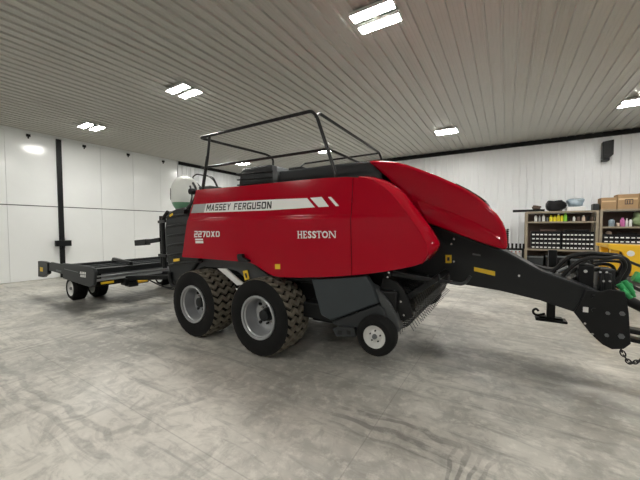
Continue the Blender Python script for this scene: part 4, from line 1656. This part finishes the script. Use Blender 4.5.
zs = LV1[1] + 0.001
ys = YS0 + 0.14
G1 = 'bottles on the upper shelf'
specs = [(535.8, 0.072, 0.24, WHITEP, BLACKP, 'white bottle at the left end of the upper shelf'),
         (539.6, 0.05, 0.20, SILVER, WHITEP, 'small grey bottle second from the left on the upper shelf'),
         (543.5, 0.07, 0.24, WHITEP, SILVER, 'white bottle standing just left of the yellow bottles'),
         (551.0, 0.075, 0.21, BYEL, BYEL, 'leftmost yellow bottle on the upper shelf'),
         (554.8, 0.07, 0.19, BYEL, BYEL, 'short yellow bottle second from the left among the yellow ones'),
         (558.4, 0.07, 0.25, BYEL, WHITEP, 'tall yellow bottle with a white cap on the upper shelf'),
         (561.8, 0.06, 0.23, BYEL, BLACKP, 'yellow bottle with dark cap beside the green bottle'),
         (565.3, 0.08, 0.28, LIME, LIME, 'bright green bottle right of the yellow bottles'),
         (574.0, 0.055, 0.16, WHITEP, WHITEP, 'small white bottle alone in the middle right of the upper shelf'),
         (578.5, 0.06, 0.17, BROWN, BLACKP, 'dark brown bottle on the upper shelf right of the small white one'),
         (583.5, 0.07, 0.19, TAN, WHITEP, 'tan bottle with white cap near the right end of the upper shelf'),
         (588.0, 0.055, 0.15, BLACKP, BLACKP, 'black bottle near the right end of the upper shelf'),
         (592.2, 0.06, 0.17, BROWN, BLACKP, 'dark bottle at the far right end of the upper shelf')]
specs += [(569.0, 0.05, 0.14, BLACKP, BROWN, 'small black bottle between the green bottle and the small white one'),
          (547.3, 0.045, 0.17, LGREY, BLACKP, 'slim grey bottle squeezed in just before the first yellow bottle')]
for px, r, h, m_, cp_, lab in specs:
    r *= 0.6
    x = at(px, 218, ys)[0]
    bottle('bottle', x, ys, zs, r, h, m_, cp_, lab, 'bottle', G1)


# parts drawers
def drawer_cabinet(x0, x1, z0, z1, rows, cols, label):
    t = thing('drawer_cabinet', ((x0 + x1) / 2, YS0 + 0.2, z0), label, 'drawer cabinet', 'black parts drawer cabinets on the shelf')
    build('cabinet_body', MB().box(x0, x1, YS0 + 0.10, YS0 + 0.42, z0, z1), BLACKP, t, bevel=0.005)
    dw, dh = (x1 - x0 - 0.02) / cols, (z1 - z0 - 0.02) / rows
    for r in range(rows):
        for c in range(cols):
            xa, za = x0 + 0.01 + c * dw, z0 + 0.01 + r * dh
            d = build('drawer', MB().box(xa + 0.006, xa + dw - 0.006, YS0 + 0.05, YS0 + 0.099, za + 0.006, za + dh * 0.74), BLACKP, t, bevel=0.004)
            build('label_strip', MB().box(xa + dw * 0.18, xa + dw * 0.82, YS0 + 0.046, YS0 + 0.0505, za + dh * 0.16, za + dh * 0.46), WHITE, d, smooth=0)
    return t


zc0, zc1 = LV1[2] + 0.001, at(560, 231.5, YS0 + 0.05)[1]
xm = at(561.3, 240, YS0 + 0.05)[0]
drawer_cabinet(at(531, 240, YS0 + 0.05)[0], xm - 0.012, zc0, zc1, 4, 7, 'black drawer cabinet with white labels, left one of the pair on the shelf')
drawer_cabinet(xm + 0.012, at(594.5, 240, YS0 + 0.05)[0], zc0, zc1, 4, 8, 'black drawer cabinet with white labels, right one of the pair on the shelf')
# flat black trays lying on the cabinets
x0, x1 = at(541, 230, YS0)[0], at(556, 230, YS0)[0]
tag(build('tool_tray', MB().box(x0, x1, YS0 + 0.08, YS0 + 0.38, zc1 + 0.001, zc1 + 0.07), BROWN, None, bevel=0.02, origin=((x0 + x1) / 2, YS0 + 0.2, zc1)), 'flat dark tray lying on top of the left drawer cabinet', 'tray')
x0, x1 = at(566, 230, YS0)[0], at(590, 230, YS0)[0]
tag(build('tool_tray', MB().box(x0, x1, YS0 + 0.08, YS0 + 0.38, zc1 + 0.001, zc1 + 0.06), BLACKP, None, bevel=0.02, origin=((x0 + x1) / 2, YS0 + 0.2, zc1)), 'long flat black tray lying on top of the right drawer cabinet', 'tray')

# on top of shelf one
zt = LV1[0] + 0.001
xa, xb = at(513, 208, YS0)[0], at(545, 208, YS0)[0]
zp = at(520, 207, YS0)[1]
tag(build('plank', MB().box(xa, xb, YS0 + 0.05, YS0 + 0.35, zt, zt + 0.075), BLACK, None, bevel=0.006, origin=(xa, YS0, zt)), 'long black plank overhanging the left end of the shelving unit', 'plank')


def lump(name, x0, x1, y0, y1, z0, z1, m, label, cat, seed, origin=None):
    """soft bag-like mass with creases"""
    rnd = random.Random(seed)
    bm = bmesh.new()
    bmesh.ops.create_icosphere(bm, subdivisions=3, radius=1)
    ph = [rnd.uniform(0, 6.28) for _ in range(6)]
    for v in bm.verts:
        p = v.co.copy()
        k = 1 + 0.13 * math.sin(4 * p.x + ph[0] + 2 * p.z) + 0.10 * math.sin(6 * p.z + ph[1] + 3 * p.x) + 0.07 * math.sin(9 * p.y + ph[2] + 5 * p.x)
        e = 0.72
        q = Vector([math.copysign(abs(c) ** e, c) for c in p]) * k
        q.z = max(q.z, -0.85)
        v.co = ((x0 + x1) / 2 + q.x * (x1 - x0) / 2.1, (y0 + y1) / 2 + q.y * (y1 - y0) / 2.1, z0 + (q.z + 0.85) / 1.95 * (z1 - z0))
    mb = MB()
    mb.bm.free()
    mb.bm = bm
    return tag(build(name, mb, m, None, smooth=50, origin=((x0 + x1) / 2, (y0 + y1) / 2, z0)), label, cat)


def pxr(a, c, y=None):
    y = y or (YS0 + 0.2)
    return at(a, 205, y)[0], at(c, 205, y)[0]


x0, x1 = pxr(531.5, 541.5)
lump('glove_pile', x0, x1, YS0 + 0.08, YS0 + 0.32, zt + 0.078, zt + 0.22, BROWN, 'small dark brown bundle lying on the black plank', 'bundle', 3)
x0, x1 = pxr(546, 565)
lump('work_bag', x0, x1, YS0 + 0.05, YS0 + 0.4, zt, zt + 0.40, BLACKP, 'slumped black bag on top of the shelves, right of the plank', 'bag', 5)
x0, x1 = pxr(566.5, 585)
tag(build('flat_box', MB().box(x0, x1, YS0 + 0.05, YS0 + 0.45, zt, zt + 0.13), WHITEP, None, bevel=0.006, origin=((x0 + x1) / 2, YS0 + 0.2, zt)), 'flat white box on top of the shelving unit', 'box')
x0, x1 = pxr(566, 584)
lump('plastic_wrap', x0, x1, YS0 + 0.08, YS0 + 0.4, zt + 0.132, zt + 0.42, BLUEG, 'crumpled blue-grey plastic wrap on the flat white box', 'plastic wrap', 9)

# shelf two: boxes on top
zt2 = LV2[0] + 0.001


def carton(x0, x1, z, h, label, marks):
    y0 = YS0 + 0.04
    t = thing('cardboard_box', ((x0 + x1) / 2, y0 + 0.2, z), label, 'box', 'cardboard boxes on top of the shelves')
    build('carton', MB().box(x0, x1, y0, y0 + 0.42, z, z + h), CARD, t, bevel=0.006)
    xc = (x0 + x1) / 2
    build('tape', MB().box(x0 + 0.02, x1 - 0.02, y0 - 0.002, y0 + 0.001, z + h * 0.62, z + h * 0.74), TAPE, t, smooth=0)
    if marks:
        mb = MB()
        for (u0, u1, v0, v1) in ((0.35, 0.75, 0.30, 0.36), (0.35, 0.75, 0.60, 0.66), (0.35, 0.39, 0.30, 0.66), (0.71, 0.75, 0.30, 0.66), (0.44, 0.50, 0.36, 0.58), (0.56, 0.62, 0.36, 0.58)):
            mb.box(x0 + (x1 - x0) * u0, x0 + (x1 - x0) * u1, y0 - 0.003, y0 + 0.0005, z + h * v0, z + h * v1)
        build('printed_mark', mb, BROWN, t, smooth=0)
    return t


x0, x1 = pxr(601, 616.5, YS0 + 0.04)
carton(x0, x1, zt2, at(608, 197.5, YS0)[1] - zt2, 'smaller plain cardboard box on top of the right shelving unit', False)
x0, x1 = pxr(617.5, 638.5, YS0 + 0.04)
carton(x0, x1, zt2, at(628, 194.0, YS0)[1] - zt2, 'larger cardboard box with a dark printed mark on the right shelving unit', True)
x0, x1 = pxr(639.5, 652, YS0 + 0.04)
carton(x0, x1, zt2, at(640, 193.0, YS0)[1] - zt2, 'cardboard box cut off by the right edge of the photo', False)
x0, x1 = pxr(592.5, 598.5, YS0 + 0.1)
tag(build('grey_case', MB().box(x0, x1, YS0 + 0.0, YS0 + 0.3, zt, zt + 0.2), HOUS, None, bevel=0.015, origin=(x0, YS0 + 0.1, zt)), 'grey case on top of the shelves, left of the cardboard boxes', 'case')

zs2 = LV2[1] + 0.001
x = at(611.5, 222, ys)[0]
bottle('jug', x, ys, zs2, 0.075, 0.26, BLUEG, BLACKP, 'round blue-grey jug at the left of the right-hand shelf', 'jug')
x0, x1 = pxr(615.8, 619.8)
lump('rag', x0, x1, YS0 + 0.05, YS0 + 0.22, zs2, zs2 + 0.12, TAN, 'small tan rag between the blue-grey jug and pink bottle', 'rag', 12)
x = at(622.5, 222, ys)[0]
bottle('bottle', x, ys, zs2, 0.058, 0.27, PINK, PINK, 'pink-purple bottle on the right-hand shelf', 'bottle')
x = at(626.8, 222, ys)[0]
bottle('bottle', x, ys, zs2, 0.03, 0.24, WHITEP, WHITEP, 'slim white bottle beside the pink-purple bottle', 'bottle')
x = at(630.5, 222, ys)[0]
bottle('bottle', x, ys, zs2, 0.036, 0.25, WHITEP, BLACKP, 'white bottle with a black cap beside the green cloth bag', 'bottle')
x0, x1 = pxr(632.5, 648)
lump('cloth_bag', x0, x1, YS0 + 0.05, YS0 + 0.4, zs2, zs2 + 0.42, OLIVE, 'drab green cloth bag on the right-hand shelf at the photo edge', 'bag', 21)
z2c = LV2[2] + 0.001
t = drawer_cabinet(at(603, 240, YS0 + 0.05)[0], at(648, 240, YS0 + 0.05)[0], z2c, at(620, 234.5, YS0)[1], 2, 8, 'low black drawer cabinet of two rows on the right-hand shelves')
x0, x1 = pxr(609, 615, YS0)
zz = at(620, 234.5, YS0)[1] + 0.001
lump('rag', x0, x1, YS0 + 0.12, YS0 + 0.3, zz, zz + 0.1, TAN, 'tan rag lying on the low black drawer cabinet', 'rag', 14)
x0, x1 = pxr(622, 640, YS0)
tag(build('tool_tray', MB().box(x0, x1, YS0 + 0.11, YS0 + 0.38, zz, zz + 0.05), BLACKP, None, bevel=0.01, origin=(x0, YS0 + 0.2, zz)), 'thin black tray on the low drawer cabinet of the right shelves', 'tray')

# lower part of shelf one: dark crates
zl = 0.352
for k, (a, c, h, m_, lab) in enumerate(((528.5, 545, 0.42, HOUS, 'grey crate on the bottom shelf at the left end'), (547, 570, 0.46, BLACKP, 'black crate in the middle of the bottom shelf'), (572, 596, 0.38, HOUS, 'grey crate at the right end of the bottom shelf'))):
    x0, x1 = pxr(a, c, YS0 + 0.1)
    t = thing('storage_crate', ((x0 + x1) / 2, YS0 + 0.3, zl), lab, 'crate', 'crates on the bottom shelf')
    mb = MB()
    w = 0.015
    mb.box(x0, x1, YS0 + 0.08, YS0 + 0.5, zl, zl + w)
    mb.box(x0, x1, YS0 + 0.08, YS0 + 0.08 + w, zl, zl + h)
    mb.box(x0, x1, YS0 + 0.5 - w, YS0 + 0.5, zl, zl + h)
    mb.box(x0, x0 + w, YS0 + 0.08, YS0 + 0.5, zl, zl + h)
    mb.box(x1 - w, x1, YS0 + 0.08, YS0 + 0.5, zl, zl + h)
    build('crate_body', mb, m_, t)
    build('crate_rim', MB().box(x0 - 0.004, x1 + 0.004, YS0 + 0.066, YS0 + 0.08, zl + h - 0.05, zl + h), LGREY, t)

# black slotted rack left of the shelves, with faded red things on it
YK = 12.6
t = thing('steel_rack', (at(515, 250, YK)[0], YK + 0.2, 0), 'low black steel rack with upright pegs, left of the shelving unit', 'rack')
xa, xb = at(503, 250, YK)[0], at(524, 250, YK)[0]
z0 = at(515, 248.5, YK)[1]
ztop = at(515, 243.5, YK)[1]
mb = MB()
mb.box(xa, xb, YK, YK + 0.35, z0 - 0.06, z0)
build('top_shelf', mb, BLACK, t)
build('bottom_shelf', MB().box(xa, xb, YK, YK + 0.35, z0 - 0.42, z0 - 0.38), BLACK, t)
for px in (503.8, 508.3, 512.2, 516.2, 520.2, 523.5):
    x = at(px, 250, YK)[0]
    build('peg', MB().box(x - 0.03, x + 0.03, YK + 0.02, YK + 0.08, z0 - 0.001, ztop), BLACK, t)
for x in (xa, xb - 0.05):
    for y in (YK, YK + 0.30):
        build('rack_leg', MB().box(x, x + 0.05, y, y + 0.05, 0, z0 - 0.06), BLACK, t)
G = 'jugs on the black rack'
for px, m_, lab in ((511.8, ROSE, 'faded red jug on the black rack, left of the pale one'), (515.8, TAN, 'pale pinkish jug in the middle of the black rack'), (519.6, WHITEP, 'whitish jug on the black rack, nearest the shelving unit')):
    x = at(px, 252, YK + 0.12)[0]
    bottle('jug', x, YK + 0.12, z0 - 0.379, 0.046, 0.29, m_, ROSE, lab, 'jug', G)

# yellow machine between hitch and shelves
YY = 7.4
yl = thing('loader_attachment', (at(630, 260, YY)[0], YY + 0.2, 0), 'bright yellow steel loader attachment behind the black hoses at the right edge', 'loader attachment')
fr = ats([(607.5, 244.5), (612, 243.8), (720, 250), (720, 292), (634, 279), (631, 271), (628, 262), (622, 252), (609, 249)], YY)
mbp = MB().prism(fr, YY, YY + 0.06)
build('side_plate', mbp, YELP, yl, bevel=0.01)
fr2 = ats([(613, 262), (622, 260), (632, 262), (636, 272), (630, 276), (622, 271), (613, 268)], YY + 0.5)
build('cross_plate', MB().prism(fr2, YY + 0.45, YY + 0.5), YELP, yl, bevel=0.01)
x, z = at(630.6, 253.5, YY)
build('pin_hole', MB().cyl((x, YY - 0.012, z), (x, YY + 0.01, z), 0.05, n=20), WHITEP, yl)
a, c = at(609, 280, YY), at(720, 280, YY)
for (lx, ly) in ((a[0] + 0.02, YY + 0.065), (a[0] + 0.02, YY + 0.75), (c[0] - 0.12, YY + 0.065), (c[0] - 0.12, YY + 0.75)):
    build('stand_leg', MB().box(lx, lx + 0.12, ly, ly + 0.12, 0, at(630, 247, YY)[1]), YELP, yl, bevel=0.01)
fr3 = ats([(607.5, 244.5), (720, 250), (720, 253), (608, 248)], YY)
build('top_beam', MB().prism(fr3, YY + 0.06, YY + 0.87), YELP, yl, bevel=0.01)
mb = MB().cyl(P3(634, 276, YY - 0.06), P3(650, 281, YY - 0.06), 0.09, n=18)
build('green_cylinder', mb, GREEN, yl)

# ------------------------------------------------------------ world, view
w = bpy.data.worlds.new('world')
S.world = w
w.use_nodes = True
w.node_tree.nodes['Background'].inputs[0].default_value = (0.6, 0.65, 0.7, 1)
w.node_tree.nodes['Background'].inputs[1].default_value = 0.3
S.view_settings.view_transform = 'Standard'
S.view_settings.look = 'None'
S.view_settings.gamma = 1
S.view_settings.use_curve_mapping = False
S.view_settings.exposure = 0.85
